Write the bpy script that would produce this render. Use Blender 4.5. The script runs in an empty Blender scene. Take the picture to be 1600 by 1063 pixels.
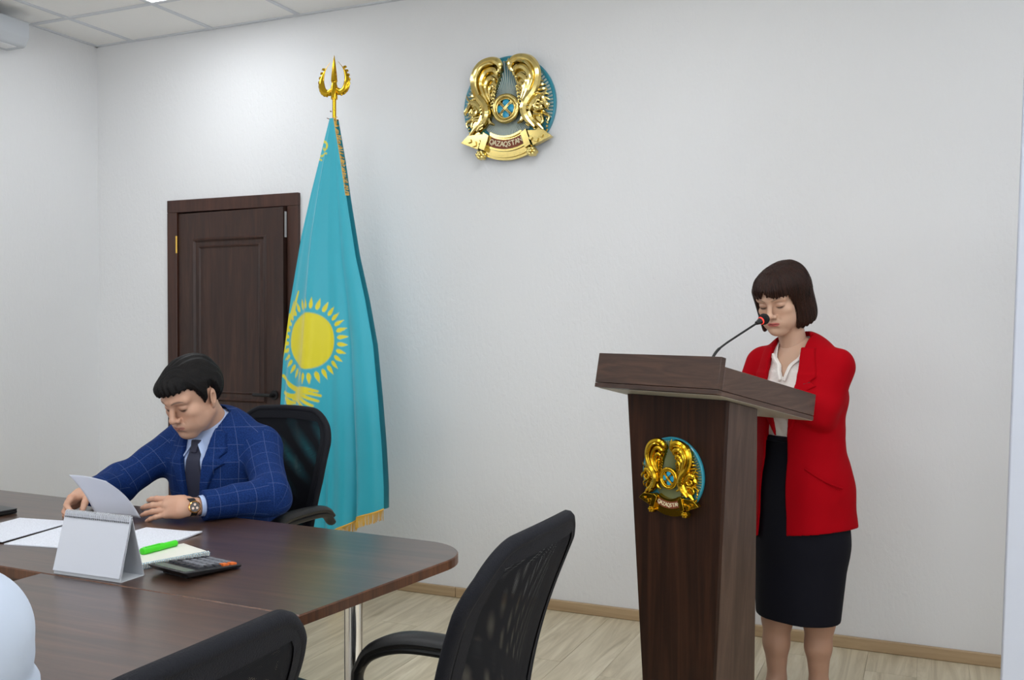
import bpy, bmesh, math, random
import numpy as np
from mathutils import Matrix, Vector
random.seed(7); rng = np.random.default_rng(7)
PI = math.pi
SC = bpy.context.scene
COL = SC.collection

# ------------------------------------------------------------------ camera
cd = bpy.data.cameras.new('camera'); cam = bpy.data.objects.new('camera', cd); COL.objects.link(cam)
cd.sensor_width = 36.0; cd.lens = 36.0 * 1492.92 / 1600.0; cd.clip_start = 0.05
_fw = Vector((-0.40095134, 0.91594469, -0.01683314)); _rt = Vector((0.9160657, 0.40102641, 0.00120206)); _up = _rt.cross(_fw)
_m = Matrix((_rt, _up, -_fw)).transposed().to_4x4(); _m.translation = (0, 0, 1.3916)
cam.matrix_world = _m
SC.camera = cam

# ------------------------------------------------------------------ world, light, exposure
wd = bpy.data.worlds.new('world'); SC.world = wd; wd.use_nodes = True
wd.node_tree.nodes['Background'].inputs[0].default_value = (0.75, 0.86, 1.0, 1)
wd.node_tree.nodes['Background'].inputs[1].default_value = 0.6
SC.view_settings.view_transform = 'Standard'; SC.view_settings.look = 'None'
SC.view_settings.gamma = 1.0; SC.view_settings.use_curve_mapping = False
SC.view_settings.exposure = 0.38
cy = SC.cycles; cy.max_bounces = 6; cy.diffuse_bounces = 4; cy.glossy_bounces = 3; cy.transmission_bounces = 4; cy.transparent_max_bounces = 12; cy.caustics_reflective = False; cy.caustics_refractive = False
LED = 9.0            # emission of the ceiling panels
WIN = 38.0          # daylight through the two windows
def area(name, loc, rot, sx, sy, power, color):
    l = bpy.data.lights.new(name, 'AREA'); l.shape = 'RECTANGLE'; l.size = sx; l.size_y = sy
    l.energy = power; l.color = color
    o = bpy.data.objects.new(name, l); COL.objects.link(o); o.location = loc; o.rotation_euler = rot
    return o
area('window_daylight', (2.52, 0.5, 1.75), (0, PI/2, 0), 1.5, 3.0, WIN, (0.88, 0.94, 1.0))
area('window_daylight', (-1.2, -2.92, 1.75), (PI/2, 0, 0), 3.4, 1.5, WIN * 1.3, (0.88, 0.94, 1.0))

# ------------------------------------------------------------------ helpers: materials
def srgb(r, g, b):
    f = lambda c: (c/255/12.92) if c/255 <= 0.04045 else ((c/255+0.055)/1.055)**2.4
    return (f(r), f(g), f(b), 1.0)
MATS = {}
def newmat(name):
    m = bpy.data.materials.new(name); m.use_nodes = True; MATS[name] = m
    return m, m.node_tree.nodes, m.node_tree.links, m.node_tree.nodes['Principled BSDF']
def plain(name, col, rough=0.5, metal=0.0, spec=0.5, bump=None, sheen=0.0, coat=0.0, trans=0.0, emit=None, sss=0.0):
    m, N, L, P = newmat(name)
    P.inputs['Base Color'].default_value = col; P.inputs['Roughness'].default_value = rough
    P.inputs['Metallic'].default_value = metal; P.inputs['Specular IOR Level'].default_value = spec
    P.inputs['Sheen Weight'].default_value = sheen; P.inputs['Coat Weight'].default_value = coat
    P.inputs['Transmission Weight'].default_value = trans
    if sss:
        P.inputs['Subsurface Weight'].default_value = sss; P.inputs['Subsurface Radius'].default_value = (0.012, 0.005, 0.003)
        P.inputs['Subsurface Scale'].default_value = 0.5
    if emit: P.inputs['Emission Color'].default_value = emit[0]; P.inputs['Emission Strength'].default_value = emit[1]
    if bump:
        tc = N.new('ShaderNodeTexCoord'); nz = N.new('ShaderNodeTexNoise'); nz.inputs['Scale'].default_value = bump[0]; nz.inputs['Detail'].default_value = 4
        bp = N.new('ShaderNodeBump'); bp.inputs['Strength'].default_value = bump[1]; bp.inputs['Distance'].default_value = 0.005
        L.new(tc.outputs['Object'], nz.inputs['Vector']); L.new(nz.outputs['Fac'], bp.inputs['Height']); L.new(bp.outputs['Normal'], P.inputs['Normal'])
    return m
def ramp(N, stops):
    r = N.new('ShaderNodeValToRGB'); e = r.color_ramp.elements
    e[0].position, e[0].color = stops[0]; e[1].position, e[1].color = stops[-1]
    for p, c in stops[1:-1]:
        k = e.new(p); k.color = c
    return r
def wood(name, stops, scale, rough=0.35, bump=0.08, dist=1.2, rnd=False, spec=0.5, noise=1.0, coat=0.0):
    """streaky laminate: noise stretched along the axis with the small scale"""
    m, N, L, P = newmat(name)
    tc = N.new('ShaderNodeTexCoord'); mp = N.new('ShaderNodeMapping'); mp.inputs['Scale'].default_value = scale
    L.new(tc.outputs['Object'], mp.inputs['Vector'])
    if rnd:
        oi = N.new('ShaderNodeObjectInfo'); cx = N.new('ShaderNodeVectorMath'); cx.operation = 'SCALE'; cx.inputs[0].default_value = (37.0, 61.0, 19.0)
        L.new(oi.outputs['Random'], cx.inputs['Scale']); L.new(cx.outputs[0], mp.inputs['Location'])
    n1 = N.new('ShaderNodeTexNoise'); n1.inputs['Scale'].default_value = noise; n1.inputs['Detail'].default_value = 8; n1.inputs['Roughness'].default_value = 0.62; n1.inputs['Distortion'].default_value = dist
    L.new(mp.outputs[0], n1.inputs['Vector'])
    r = ramp(N, stops); L.new(n1.outputs['Fac'], r.inputs['Fac'])
    out = r.outputs['Color']
    if rnd:
        hs = N.new('ShaderNodeHueSaturation'); mr = N.new('ShaderNodeMapRange'); mr.inputs['To Min'].default_value = 0.92; mr.inputs['To Max'].default_value = 1.07
        L.new(oi.outputs['Random'], mr.inputs['Value']); L.new(mr.outputs[0], hs.inputs['Value']); L.new(out, hs.inputs['Color']); out = hs.outputs['Color']
    L.new(out, P.inputs['Base Color']); P.inputs['Roughness'].default_value = rough; P.inputs['Specular IOR Level'].default_value = spec
    P.inputs['Coat Weight'].default_value = coat; P.inputs['Coat Roughness'].default_value = 0.25
    bp = N.new('ShaderNodeBump'); bp.inputs['Strength'].default_value = bump; bp.inputs['Distance'].default_value = 0.002
    L.new(n1.outputs['Fac'], bp.inputs['Height']); L.new(bp.outputs['Normal'], P.inputs['Normal'])
    return m
def attr_mat(name, rough=0.5, sheen=0.0, sss=0.0, spec=0.5, bump=None, metal=0.0, attr='Col', trn=0.0):
    m = plain(name, (1, 1, 1, 1), rough, metal, spec, bump, sheen, sss=sss)
    N, L = m.node_tree.nodes, m.node_tree.links; a = N.new('ShaderNodeAttribute'); a.attribute_name = attr
    L.new(a.outputs['Color'], N['Principled BSDF'].inputs['Base Color'])
    return m

# plaster wall: fine vertical roller relief, rougher in patches
def wall_mat():
    m, N, L, P = newmat('white_plaster')
    P.inputs['Base Color'].default_value = srgb(230, 230, 231); P.inputs['Roughness'].default_value = 0.75; P.inputs['Specular IOR Level'].default_value = 0.25
    tc = N.new('ShaderNodeTexCoord'); mp = N.new('ShaderNodeMapping'); mp.inputs['Scale'].default_value = (1, 1, 0.45)
    L.new(tc.outputs['Object'], mp.inputs['Vector'])
    a = N.new('ShaderNodeTexNoise'); a.inputs['Scale'].default_value = 55; a.inputs['Detail'].default_value = 5; a.inputs['Roughness'].default_value = .6; a.inputs['Distortion'].default_value = .6
    b = N.new('ShaderNodeTexNoise'); b.inputs['Scale'].default_value = 1.3; b.inputs['Detail'].default_value = 2
    L.new(mp.outputs[0], a.inputs['Vector']); L.new(tc.outputs['Object'], b.inputs['Vector'])
    mr = N.new('ShaderNodeMapRange'); mr.inputs['From Min'].default_value = .35; mr.inputs['From Max'].default_value = .7; mr.inputs['To Min'].default_value = .18; mr.inputs['To Max'].default_value = .65
    L.new(b.outputs['Fac'], mr.inputs['Value'])
    bp = N.new('ShaderNodeBump'); bp.inputs['Distance'].default_value = .006
    L.new(mr.outputs[0], bp.inputs['Strength']); L.new(a.outputs['Fac'], bp.inputs['Height']); L.new(bp.outputs['Normal'], P.inputs['Normal'])
    return m
M_wall = wall_mat()
M_ceil = plain('ceiling_tile_white', srgb(245, 244, 242), .9, bump=(300, .25), spec=.2)
M_grid = plain('ceiling_grid_grey', srgb(214, 217, 222), .5)
M_led = plain('led_diffuser', (1, 1, 1, 1), .5, emit=((0.92, 0.962, 1.0, 1), LED))
M_white = plain('white_plastic', srgb(225, 226, 228), .4)
M_plank = wood('floor_laminate', [(.22, srgb(156, 143, 116)), (.42, srgb(191, 178, 151)), (.58, srgb(211, 199, 173)), (.78, srgb(229, 220, 198))], (13, 1.0, 4), .42, .05, 1.6, rnd=True)
M_base = wood('baseboard_laminate', [(.3, srgb(158, 132, 100)), (.7, srgb(190, 165, 130))], (1.2, 4, 22), .45, .04, rnd=True)
M_sub = plain('floor_joint', srgb(158, 142, 120), .8)
M_door = wood('door_walnut', [(.25, srgb(32, 18, 13)), (.5, srgb(54, 32, 24)), (.75, srgb(76, 48, 36))], (20, 20, 1.6), .42, .15, 1.5)
M_doorframe = wood('door_frame_walnut', [(.25, srgb(46, 25, 18)), (.75, srgb(80, 48, 36))], (16, 16, 1.4), .42, .1, 1.2)
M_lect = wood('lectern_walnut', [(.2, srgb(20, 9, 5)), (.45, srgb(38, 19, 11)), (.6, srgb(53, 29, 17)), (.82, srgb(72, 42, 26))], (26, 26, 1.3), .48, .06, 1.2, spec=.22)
M_lecth = wood('lectern_walnut_crosswise', [(.2, srgb(38, 23, 16)), (.45, srgb(60, 39, 29)), (.62, srgb(77, 52, 39)), (.85, srgb(98, 70, 54))], (2.2, 6, 26), .38, .06, 2.2)
M_lectint = plain('lectern_underside_grey', srgb(178, 172, 160), .5)
M_table = wood('table_walnut', [(.2, srgb(42, 27, 20)), (.45, srgb(64, 44, 34)), (.6, srgb(80, 56, 43)), (.85, srgb(102, 74, 57))], (1.3, 20, 8), .28, .04, 1.5, spec=.6, coat=.35)
M_tedge = wood('table_edge_walnut', [(.25, srgb(48, 26, 15)), (.5, srgb(84, 50, 31)), (.8, srgb(116, 74, 47))], (38, 38, 1.5), .35, .05, 1.0)
M_gold = plain('polished_gold', srgb(222, 200, 128), .15, 1.0)
M_gold2 = plain('yellow_gold', srgb(214, 172, 44), .16, 1.0)
M_brass = plain('brass', srgb(205, 165, 80), .3, 1.0)
M_chrome = plain('chrome', (.8, .8, .82, 1), .12, 1.0)
M_black = plain('black_plastic', srgb(16, 16, 18), .45, spec=.4)
M_blackm = plain('black_matte', srgb(16, 16, 18), .6)
M_leather = plain('black_armpad', srgb(15, 15, 17), .45, spec=.4, bump=(160, .1))
M_paper = plain('white_paper', srgb(200, 203, 212), .75)
M_card = plain('white_card', srgb(192, 195, 200), .6)

# ------------------------------------------------------------------ helpers: meshes and objects
def link(name, me, mat=None, parent=None, smooth=False):
    o = bpy.data.objects.new(name, me); COL.objects.link(o)
    if mat:
        for x in (mat if isinstance(mat, (list, tuple)) else [mat]): me.materials.append(x)
    if parent: o.parent = parent
    if smooth: me.polygons.foreach_set('use_smooth', [True]*len(me.polygons))
    return o
def tag(o, label=None, cat=None, group=None, kind=None):
    if label: o['label'] = label
    if cat: o['category'] = cat
    if group: o['group'] = group
    if kind: o['kind'] = kind
    return o
def thing(name, label, cat, loc=(0, 0, 0), rz=0.0, group=None, kind=None):
    o = bpy.data.objects.new(name, None); COL.objects.link(o); o.empty_display_size = .05
    o.location = loc; o.rotation_euler = (0, 0, rz)
    return tag(o, label, cat, group, kind)
def copy_tree(o, parent=None):
    c = o.copy(); COL.objects.link(c); c.parent = parent
    for ch in list(o.children):
        copy_tree(ch, c)
    return c
def catmull(pts, n=8):
    P = [np.array(p, float) for p in pts]; P = [2*P[0]-P[1]] + P + [2*P[-1]-P[-2]]; out = []
    for i in range(1, len(P)-2):
        for k in range(n):
            t = k/n
            out.append(.5*((2*P[i]) + (-P[i-1]+P[i+1])*t + (2*P[i-1]-5*P[i]+4*P[i+1]-P[i+2])*t*t + (-P[i-1]+3*P[i]-3*P[i+1]+P[i+2])*t**3))
    out.append(P[-2]); return out
class MB:
    def __init__(s): s.v = []; s.f = []; s.mi = []; s.cur = 0
    def add(s, vs, fs):
        b = len(s.v); s.v += [tuple(float(c) for c in v) for v in vs]
        s.f += [tuple(b+i for i in f) for f in fs]; s.mi += [s.cur]*len(fs); return s
    def box(s, a, b):
        (x0, y0, z0), (x1, y1, z1) = a, b
        return s.add([(x0,y0,z0),(x1,y0,z0),(x1,y1,z0),(x0,y1,z0),(x0,y0,z1),(x1,y0,z1),(x1,y1,z1),(x0,y1,z1)],
                     [(0,3,2,1),(4,5,6,7),(0,1,5,4),(1,2,6,5),(2,3,7,6),(3,0,4,7)])
    def hexa(s, p):   # eight corners: bottom ring then top ring, counter-clockwise from above
        return s.add(p, [(0,3,2,1),(4,5,6,7),(0,1,5,4),(1,2,6,5),(2,3,7,6),(3,0,4,7)])
    def prism(s, poly, z0, z1, axis='z'):   # polygon counter-clockwise, extruded
        n = len(poly)
        def P(p, z): return {'z': (p[0], p[1], z), 'y': (p[0], z, p[1]), 'x': (z, p[0], p[1])}[axis]
        vs = [P(p, z0) for p in poly] + [P(p, z1) for p in poly]
        fs = [tuple(range(n-1, -1, -1)), tuple(range(n, 2*n))] + [(i, (i+1) % n, n+(i+1) % n, n+i) for i in range(n)]
        if axis == 'y': fs = [tuple(reversed(f)) for f in fs]
        return s.add(vs, fs)
    def tube(s, pts, r, n=10, cap=True, flat=None, up=(0, 0, 1)):
        pts = [np.array(p, float) for p in pts]; m = len(pts)
        rr = [r]*m if np.isscalar(r) else list(r)
        T = []
        for i in range(m):
            t = pts[min(i+1, m-1)] - pts[max(i-1, 0)]; T.append(t/(np.linalg.norm(t)+1e-12))
        u = np.array(up, float)
        if abs(T[0] @ u) > .95: u = np.array((1.0, 0, 0)) if abs(T[0][0]) < .9 else np.array((0, 1.0, 0))
        vs = []
        for i in range(m):
            u = u - T[i]*(u @ T[i]); u /= np.linalg.norm(u)+1e-12; w = np.cross(T[i], u)
            fl = 1.0 if flat is None else flat
            for k in range(n):
                a = 2*PI*k/n; vs.append(pts[i] + rr[i]*(math.cos(a)*w + fl*math.sin(a)*u))
        fs = [(i*n+k, i*n+(k+1) % n, (i+1)*n+(k+1) % n, (i+1)*n+k) for i in range(m-1) for k in range(n)]
        if cap: fs += [tuple(range(n-1, -1, -1)), tuple((m-1)*n+k for k in range(n))]
        return s.add(vs, fs)
    def lathe(s, prof, n=24, c=(0, 0, 0), axis='z'):
        vs = []
        for r, h in prof:
            for k in range(n):
                a = 2*PI*k/n; x, y = r*math.cos(a), r*math.sin(a)
                vs.append({'z': (c[0]+x, c[1]+y, c[2]+h), 'y': (c[0]+x, c[1]+h, c[2]-y), 'x': (c[0]+h, c[1]+x, c[2]+y)}[axis])
        m = len(prof)
        fs = [(i*n+k, i*n+(k+1) % n, (i+1)*n+(k+1) % n, (i+1)*n+k) for i in range(m-1) for k in range(n)]
        fs += [tuple(range(n-1, -1, -1)), tuple((m-1)*n+k for k in range(n))]
        return s.add(vs, fs)
    def grid(s, fn, nu, nv, closed=False):
        vs = [fn(i/nu if not closed else i/nu, j/nv) for j in range(nv+1) for i in range(nu + (0 if closed else 1))]
        w = nu if closed else nu+1
        fs = [(j*w+i, j*w+(i+1) % w, (j+1)*w+(i+1) % w, (j+1)*w+i) for j in range(nv) for i in range(nu)]
        return s.add(vs, fs)
    def mesh(s, name):
        me = bpy.data.meshes.new(name); me.from_pydata(s.v, [], s.f); me.update()
        if any(s.mi): me.polygons.foreach_set('material_index', s.mi)
        return me
    def build(s, name, mat, parent=None, smooth=False, bevel=0, seg=2):
        o = link(name, s.mesh(name), mat, parent, smooth)
        if bevel:
            b = o.modifiers.new('bevel', 'BEVEL'); b.width = bevel; b.segments = seg; b.limit_method = 'ANGLE'; b.angle_limit = .6
        if smooth or bevel:
            o.data.polygons.foreach_set('use_smooth', [True]*len(o.data.polygons))
            try: o.data.set_sharp_from_angle(angle=.7)
            except Exception: pass
        return o
def rounded(poly, rad, seg=8):
    """round the corners of a counter-clockwise polygon; rad: one radius per corner"""
    out = []; n = len(poly)
    for i in range(n):
        p = np.array(poly[i], float); a = np.array(poly[i-1], float); b = np.array(poly[(i+1) % n], float); r = rad[i]
        if r <= 0: out.append(tuple(p)); continue
        d1 = (a-p)/np.linalg.norm(a-p); d2 = (b-p)/np.linalg.norm(b-p)
        ang = math.acos(max(-1, min(1, d1 @ d2))); t = r/math.tan(ang/2)
        p1, p2 = p+d1*t, p+d2*t; c = p + (d1+d2)/np.linalg.norm(d1+d2)*r/math.sin(ang/2)
        a1 = math.atan2(*(p1-c)[::-1]); a2 = math.atan2(*(p2-c)[::-1])
        while a2 < a1: a2 += 2*PI
        if a2-a1 > PI: a1 += 2*PI; 
        for k in range(seg+1):
            q = a1+(a2-a1)*k/seg; out.append((c[0]+r*math.cos(q), c[1]+r*math.sin(q)))
    return out

# ------------------------------------------------------------------ the room
XL, XR, YB, YF, ZC = -4.6464, 2.6, 4.328, -3.0, 3.0664
def structure(name, mb, mat, parent=None, **k): 
    o = mb.build(name, mat, parent, **k)
    if not parent: tag(o, kind='structure')
    return o
# back wall with the doorway cut out
DX0, DX1, DZ = -4.06, -3.18, 2.085
b = MB().box((XL-.15, YB, 0), (DX0, YB+.16, ZC)).box((DX1, YB, 0), (XR+.15, YB+.16, ZC)).box((DX0, YB, DZ), (DX1, YB+.16, ZC))
structure('wall_back', b, M_wall)
structure('wall_left', MB().box((XL-.15, YF-.15, 0), (XL, YB, ZC)), M_wall)
b = MB().box((XR, YF-.15, 0), (XR+.15, YB, .9)).box((XR, YF-.15, 2.5), (XR+.15, YB, ZC)).box((XR, YF-.15, .9), (XR+.15, -1.0, 2.5)).box((XR, 2.0, .9), (XR+.15, YB, 2.5))
structure('wall_right', b, M_wall)
b = MB().box((XL, YF-.15, 0), (XR, YF, .9)).box((XL, YF-.15, 2.5), (XR, YF, ZC)).box((XL, YF-.15, .9), (-2.9, YF, 2.5)).box((.5, YF-.15, .9), (XR, YF, 2.5))
structure('wall_front', b, M_wall)
M_glass = plain('window_glass', (.9, .95, 1, 1), .02, trans=1.0)
def window(name, boxes, pane):
    w = MB()
    for a, c in boxes: w.box(a, c)
    o = structure(name, w, M_white, bevel=.004); MB().box(*pane).build('pane', M_glass, o)
window('window_1', [((XR+.04, -1, .9), (XR+.1, 2, .96)), ((XR+.04, -1, 2.44), (XR+.1, 2, 2.5)), ((XR+.04, -1, .96), (XR+.1, -.94, 2.44)), ((XR+.04, 1.94, .96), (XR+.1, 2, 2.44)), ((XR+.04, .47, .96), (XR+.1, .53, 2.44))], ((XR+.065, -.94, .96), (XR+.075, 1.94, 2.44)))
window('window_2', [((-2.9, YF-.1, .9), (.5, YF-.04, .96)), ((-2.9, YF-.1, 2.44), (.5, YF-.04, 2.5)), ((-2.9, YF-.1, .96), (-2.84, YF-.04, 2.44)), ((.44, YF-.1, .96), (.5, YF-.04, 2.44)), ((-1.23, YF-.1, .96), (-1.17, YF-.04, 2.44))], ((-2.84, YF-.075, .96), (.44, YF-.065, 2.44)))
# floor: dark joint bed with planks laid along the room's depth
floor = structure('floor', MB().box((XL-.15, YF-.15, -.1), (XR+.15, YB+1.2, -.004)), M_sub)
PW, PL = .192, 1.38
pm = MB(); g = .0005; ch = .0007
pm.add([(g,g,-.005),(PW-g,g,-.005),(PW-g,PL-g,-.005),(g,PL-g,-.005),(g,g,-ch),(PW-g,g,-ch),(PW-g,PL-g,-ch),(g,PL-g,-ch),(g+ch,g+ch,0),(PW-g-ch,g+ch,0),(PW-g-ch,PL-g-ch,0),(g+ch,PL-g-ch,0)],
       [(0,1,5,4),(1,2,6,5),(2,3,7,6),(3,0,4,7),(4,5,9,8),(5,6,10,9),(6,7,11,10),(7,4,8,11),(8,9,10,11)])
pme = pm.mesh('plank'); pme.materials.append(M_plank)
rest = MB(); npl = 0
x = XL; row = 0
while x < XR - .05:
    y = YB - PL + ((row*.47) % 1.0)*PL
    while y > -2.9:
        yy = min(y, YB-.004)
        if x > -3.6 and x < 1.6 and y > -.6 and y + PL <= YB + 1e-6:
            o = link('plank', pme, None, floor); o.location = (x, y, 0); npl += 1
        else:
            y1 = min(y+PL-g, YB-.002); 
            if y1 - y > .02: rest.box((x+g, y+g, -.005), (min(x+PW-g, XR), y1, 0))
        y -= PL
    x += PW; row += 1
tag(rest.build('plank_field', M_plank, floor), kind='stuff')
# baseboards in lengths
def baseboard(name, segs, prof):
    root = None
    for i, (a, c) in enumerate(segs):
        m = MB().box(a, c)
        if root is None: root = structure(name, m, M_base, bevel=.004)
        else: m.build('baseboard_length', M_base, root, bevel=.004)
bx = [DX1+.05, -2.2, -1.0, .35, 1.55, XR]
baseboard('baseboard_back', [((bx[i]+.001, YB-.018, 0), (bx[i+1]-.001, YB, .052)) for i in range(len(bx)-1)] + [((XL, YB-.018, 0), (DX0-.06, YB, .052))], 0)
baseboard('baseboard_left', [((XL, y0+.001, 0), (XL+.018, y0+1.45-.001, .052)) for y0 in (-2.95, -1.5, -.05, 1.4, 2.85)], 0)
# suspended ceiling: backing, tee grid, one object for each tile
ceil = structure('ceiling', MB().box((XL-.15, YF-.15, ZC+.05), (XR+.15, YB+.16, ZC+.12)), M_ceil)
gx = [XL] + [XL+.2933+.6*i for i in range(0, 12)] + [XR]; gy = [YB] + [YB-.4695-.6*i for i in range(0, 12)] + [YF]
gm = MB()
for xx in gx[1:-1]: gm.box((xx-.012, YF, ZC-.001), (xx+.012, YB, ZC+.012))
for yy in gy[1:-1]: gm.box((XL, yy-.012, ZC-.0005), (XR, yy+.012, ZC+.0125))
gm.box((XL, YF, ZC-.0015), (XL+.02, YB, ZC+.013)); gm.box((XL, YB-.02, ZC-.0015), (XR, YB, ZC+.013))
gm.build('tee_grid', M_grid, ceil)
lamps = [(1, 0), (5, 1), (9, 1), (1, 4), (3, 4), (5, 4), (7, 4), (9, 4), (1, 8), (5, 8), (9, 8)]   # grid cells with a light panel; second and fourth columns added as fill
tm = {}
for i in range(len(gx)-1):
    for j in range(len(gy)-1):
        x0, x1 = gx[i]+.006, gx[i+1]-.006; y1, y0 = gy[j]-.006, gy[j+1]+.006
        if (i-1, j-1) in lamps: continue
        key = (round(x1-x0, 3), round(y1-y0, 3))
        if key not in tm:
            w, d = key; h = .003
            me = MB().add([(0,0,.02),(w,0,.02),(w,d,.02),(0,d,.02),(0,0,.006),(w,0,.006),(w,d,.006),(0,d,.006)], [(4,7,6,5),(0,1,2,3),(0,4,5,1),(1,5,6,2),(2,6,7,3),(3,7,4,0)]).mesh('ceiling_tile'); me.materials.append(M_ceil); tm[key] = me
        o = link('ceiling_tile', tm[key], None, ceil); o.location = (x0, y0, ZC)
lab = {(1, 0): 'square ceiling light panel whose corner shows at the top of the picture'}
for n, (i, j) in enumerate(lamps):
    x0, x1 = gx[i+1]+.006, gx[i+2]-.006; y1, y0 = gy[j+1]-.006, gy[j+2]+.006
    if x1 > XR or y0 < YF: continue
    t = thing('ceiling_light', lab.get((i, j), 'square ceiling light panel out of view overhead, row %s column %s' % (['nearest the back wall', 'over the table', 'behind the camera'][0 if j < 2 else 1 if j < 6 else 2], ['first', '', 'second, added as fill light', '', 'third', '', 'fourth, added as fill light', '', 'fifth'][i-1])), 'light', ((x0+x1)/2, (y0+y1)/2, ZC), 0, 'ceiling light panels')
    w, d = (x1-x0)/2, (y1-y0)/2
    MB().box((-w, -d, .0), (w, -d+.015, .02)).box((-w, d-.015, 0), (w, d, .02)).box((-w, -d+.015, 0), (-w+.015, d-.015, .02)).box((w-.015, -d+.015, 0), (w, d-.015, .02)).build('frame', M_white, t)
    MB().box((-w+.015, -d+.015, .004), (w-.015, d-.015, .02)).build('diffuser', M_led, t)
# the room behind the doorway: a plain dim passage
structure('wall_passage', MB().box((XL-.15, YB+1.2, 0), (-2.4, YB+1.3, 2.6)).box((-2.5, YB+.16, 0), (-2.4, YB+1.2, 2.6)).box((XL-.15, YB+.16, 2.6), (-2.4, YB+1.3, 2.7)).box((XL-.15, YB+.16, 0), (XL-.05, YB+1.2, 2.6)), M_wall)
# door
fr = MB().box((DX0-.022, YB-.022, 0), (DX0+.05, YB+.17, 2.035)).box((DX1-.05, YB-.022, 0), (DX1+.022, YB+.17, 2.035)).box((DX0-.022, YB-.022, 2.035), (DX1+.022, YB+.17, 2.107))
door = tag(fr.build('door_1', M_doorframe, bevel=.003), 'dark walnut door standing slightly ajar in the back wall behind the seated man', kind='structure')
LW = .775; leaf = MB().box((0, 0, .008), (LW, .038, 2.028)); lo = leaf.build('door_leaf', M_door, door, bevel=.002)
lo.location = (DX0+.052, YB-.01, 0); lo.rotation_euler = (0, 0, -math.radians(3.2))
def moulding(z0, z1, nm):
    mo = MB(); x0, x1 = .115, LW-.115
    for a, w, h in ((0, .022, .012), (.045, .014, .007)):
        p = [(x0+a, z0+a), (x1-a, z0+a), (x1-a, z1-a), (x0+a, z1-a)]; q = [(x0+a+w, z0+a+w), (x1-a-w, z0+a+w), (x1-a-w, z1-a-w), (x0+a+w, z1-a-w)]; c = w/2
        r = [(x0+a+c, z0+a+c), (x1-a-c, z0+a+c), (x1-a-c, z1-a-c), (x0+a+c, z1-a-c)]
        vs = [(u, 0, v) for u, v in p] + [(u, -h, v) for u, v in r] + [(u, 0, v) for u, v in q]
        mo.add(vs, [(i, (i+1) % 4, 4+(i+1) % 4, 4+i) for i in range(4)] + [(4+i, 4+(i+1) % 4, 8+(i+1) % 4, 8+i) for i in range(4)])
    mo.build('panel_moulding', M_door, lo)
moulding(.95, 1.88, 'u'); moulding(.16, .82, 'l')
hd = MB().lathe([(.026, 0), (.026, -.008), (.012, -.009), (.012, -.045)], 16, (LW-.06, 0, 1.0), 'y').tube([(LW-.05, -.045, 1.0), (LW-.09, -.046, 1.0), (LW-.175, -.044, 1.0)], .0095, 10)
tag(hd.build('door_handle', M_blackm, lo, smooth=True), 'black lever handle')
for z in (.25, 1.05, 1.8):
    MB().lathe([(.007, 0), (.007, .1)], 10, (-.006, -.008, z)).build('hinge', M_brass, lo, smooth=True)
MB().box((LW-.0005, .014, 1.865), (LW+.0012, .030, 2.005)).build('gap_light_strip', M_white, lo)  # white strip stands in for light from the room beyond the gap
# grey unit high on the left wall
u = thing('wall_unit', 'pale grey box unit high on the left wall just under the ceiling', 'air unit', (XL, 3.3, 2.885))
MB().prism(rounded([(0, 0), (.14, 0), (.17, .05), (.17, .135), (0, .135)], [0, .03, .02, .01, 0], 4), -.42, .41, 'y').build('housing', plain('pale_grey_plastic', srgb(196, 200, 206), .45), u, smooth=True)
MB().box((.04, -.38, -.003), (.12, .37, .003)).build('louvre', M_white, u)
# tall smooth white panel at the right edge
p = thing('white_panel', 'tall smooth white panel leaning at the right edge of the picture', 'panel', (.678, 2.98, 0))
pb = MB().box((-.5, -.02, .0), (.5, .02, 2.3)).build('board', plain('cool_white_laminate', srgb(194, 199, 213), .5), p, bevel=.004)
p.rotation_euler = (0, math.radians(1.45), 0)
MB().box((-.5, .0, 0), (.5, .12, .03)).build('foot', M_white, p)

# ------------------------------------------------------------------ tables
def slab(poly, z0, z1, parent, mt, me_, name='tabletop'):
    """table top with its edge band as a second material"""
    m = MB(); n = len(poly); bv = .003
    c = np.mean(np.array(poly), 0); ins = []
    for i in range(n):
        p = np.array(poly[i]); a = np.array(poly[i-1]); b_ = np.array(poly[(i+1) % n])
        d = (b_-a); nn = np.array((-d[1], d[0])); nn = nn/(np.linalg.norm(nn)+1e-9); ins.append(p+nn*bv)
    vs = [(*p, z0) for p in poly] + [(*p, z1-bv) for p in poly] + [(*p, z1) for p in ins]
    m.add(vs, [tuple(range(n-1, -1, -1)), tuple(range(2*n, 3*n))]); m.cur = 1
    m.add(vs, [(i, (i+1) % n, n+(i+1) % n, n+i) for i in range(n)] + [(n+i, n+(i+1) % n, 2*n+(i+1) % n, 2*n+i) for i in range(n)])
    return m.build(name, [mt, me_], parent)
T = thing('conference_table', 'dark walnut cross table with a rounded corner, where the man in blue sits', 'table', (-2.5, 2.12, 0))
far = rounded([(-3.95, 1.79), (-2.4, 1.768), (-1.266, 1.728), (-1.168, 2.47), (-2.2, 2.528), (-3.95, 2.60)], [.08, 0, .004, .17, 0, .15], 12)
slab([(x+2.5, y-2.12) for x, y in far], .724, .75, T, M_table, M_tedge)
def post(parent, x, y, h):
    m = MB().lathe([(.024, .012), (.024, h)], 24, (x, y, 0)); m.build('leg', M_chrome, parent, smooth=True)
    MB().lathe([(.09, 0), (.09, .006), (.03, .014)], 24, (x, y, 0)).build('foot_plate', M_chrome, parent, smooth=True)
for x, y in ((1.145, -.04), (.98, .21), (-1.3, -.2), (-1.3, .3)): post(T, x, y, .724)
MB().box((-1.25, .1, .25), (.55, .118, .722)).build('modesty_panel', M_lecth, T)
T2 = thing('conference_table', 'dark walnut table joined at right angles to the front of the cross table', 'table', (-1.68, .8, 0))
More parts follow.
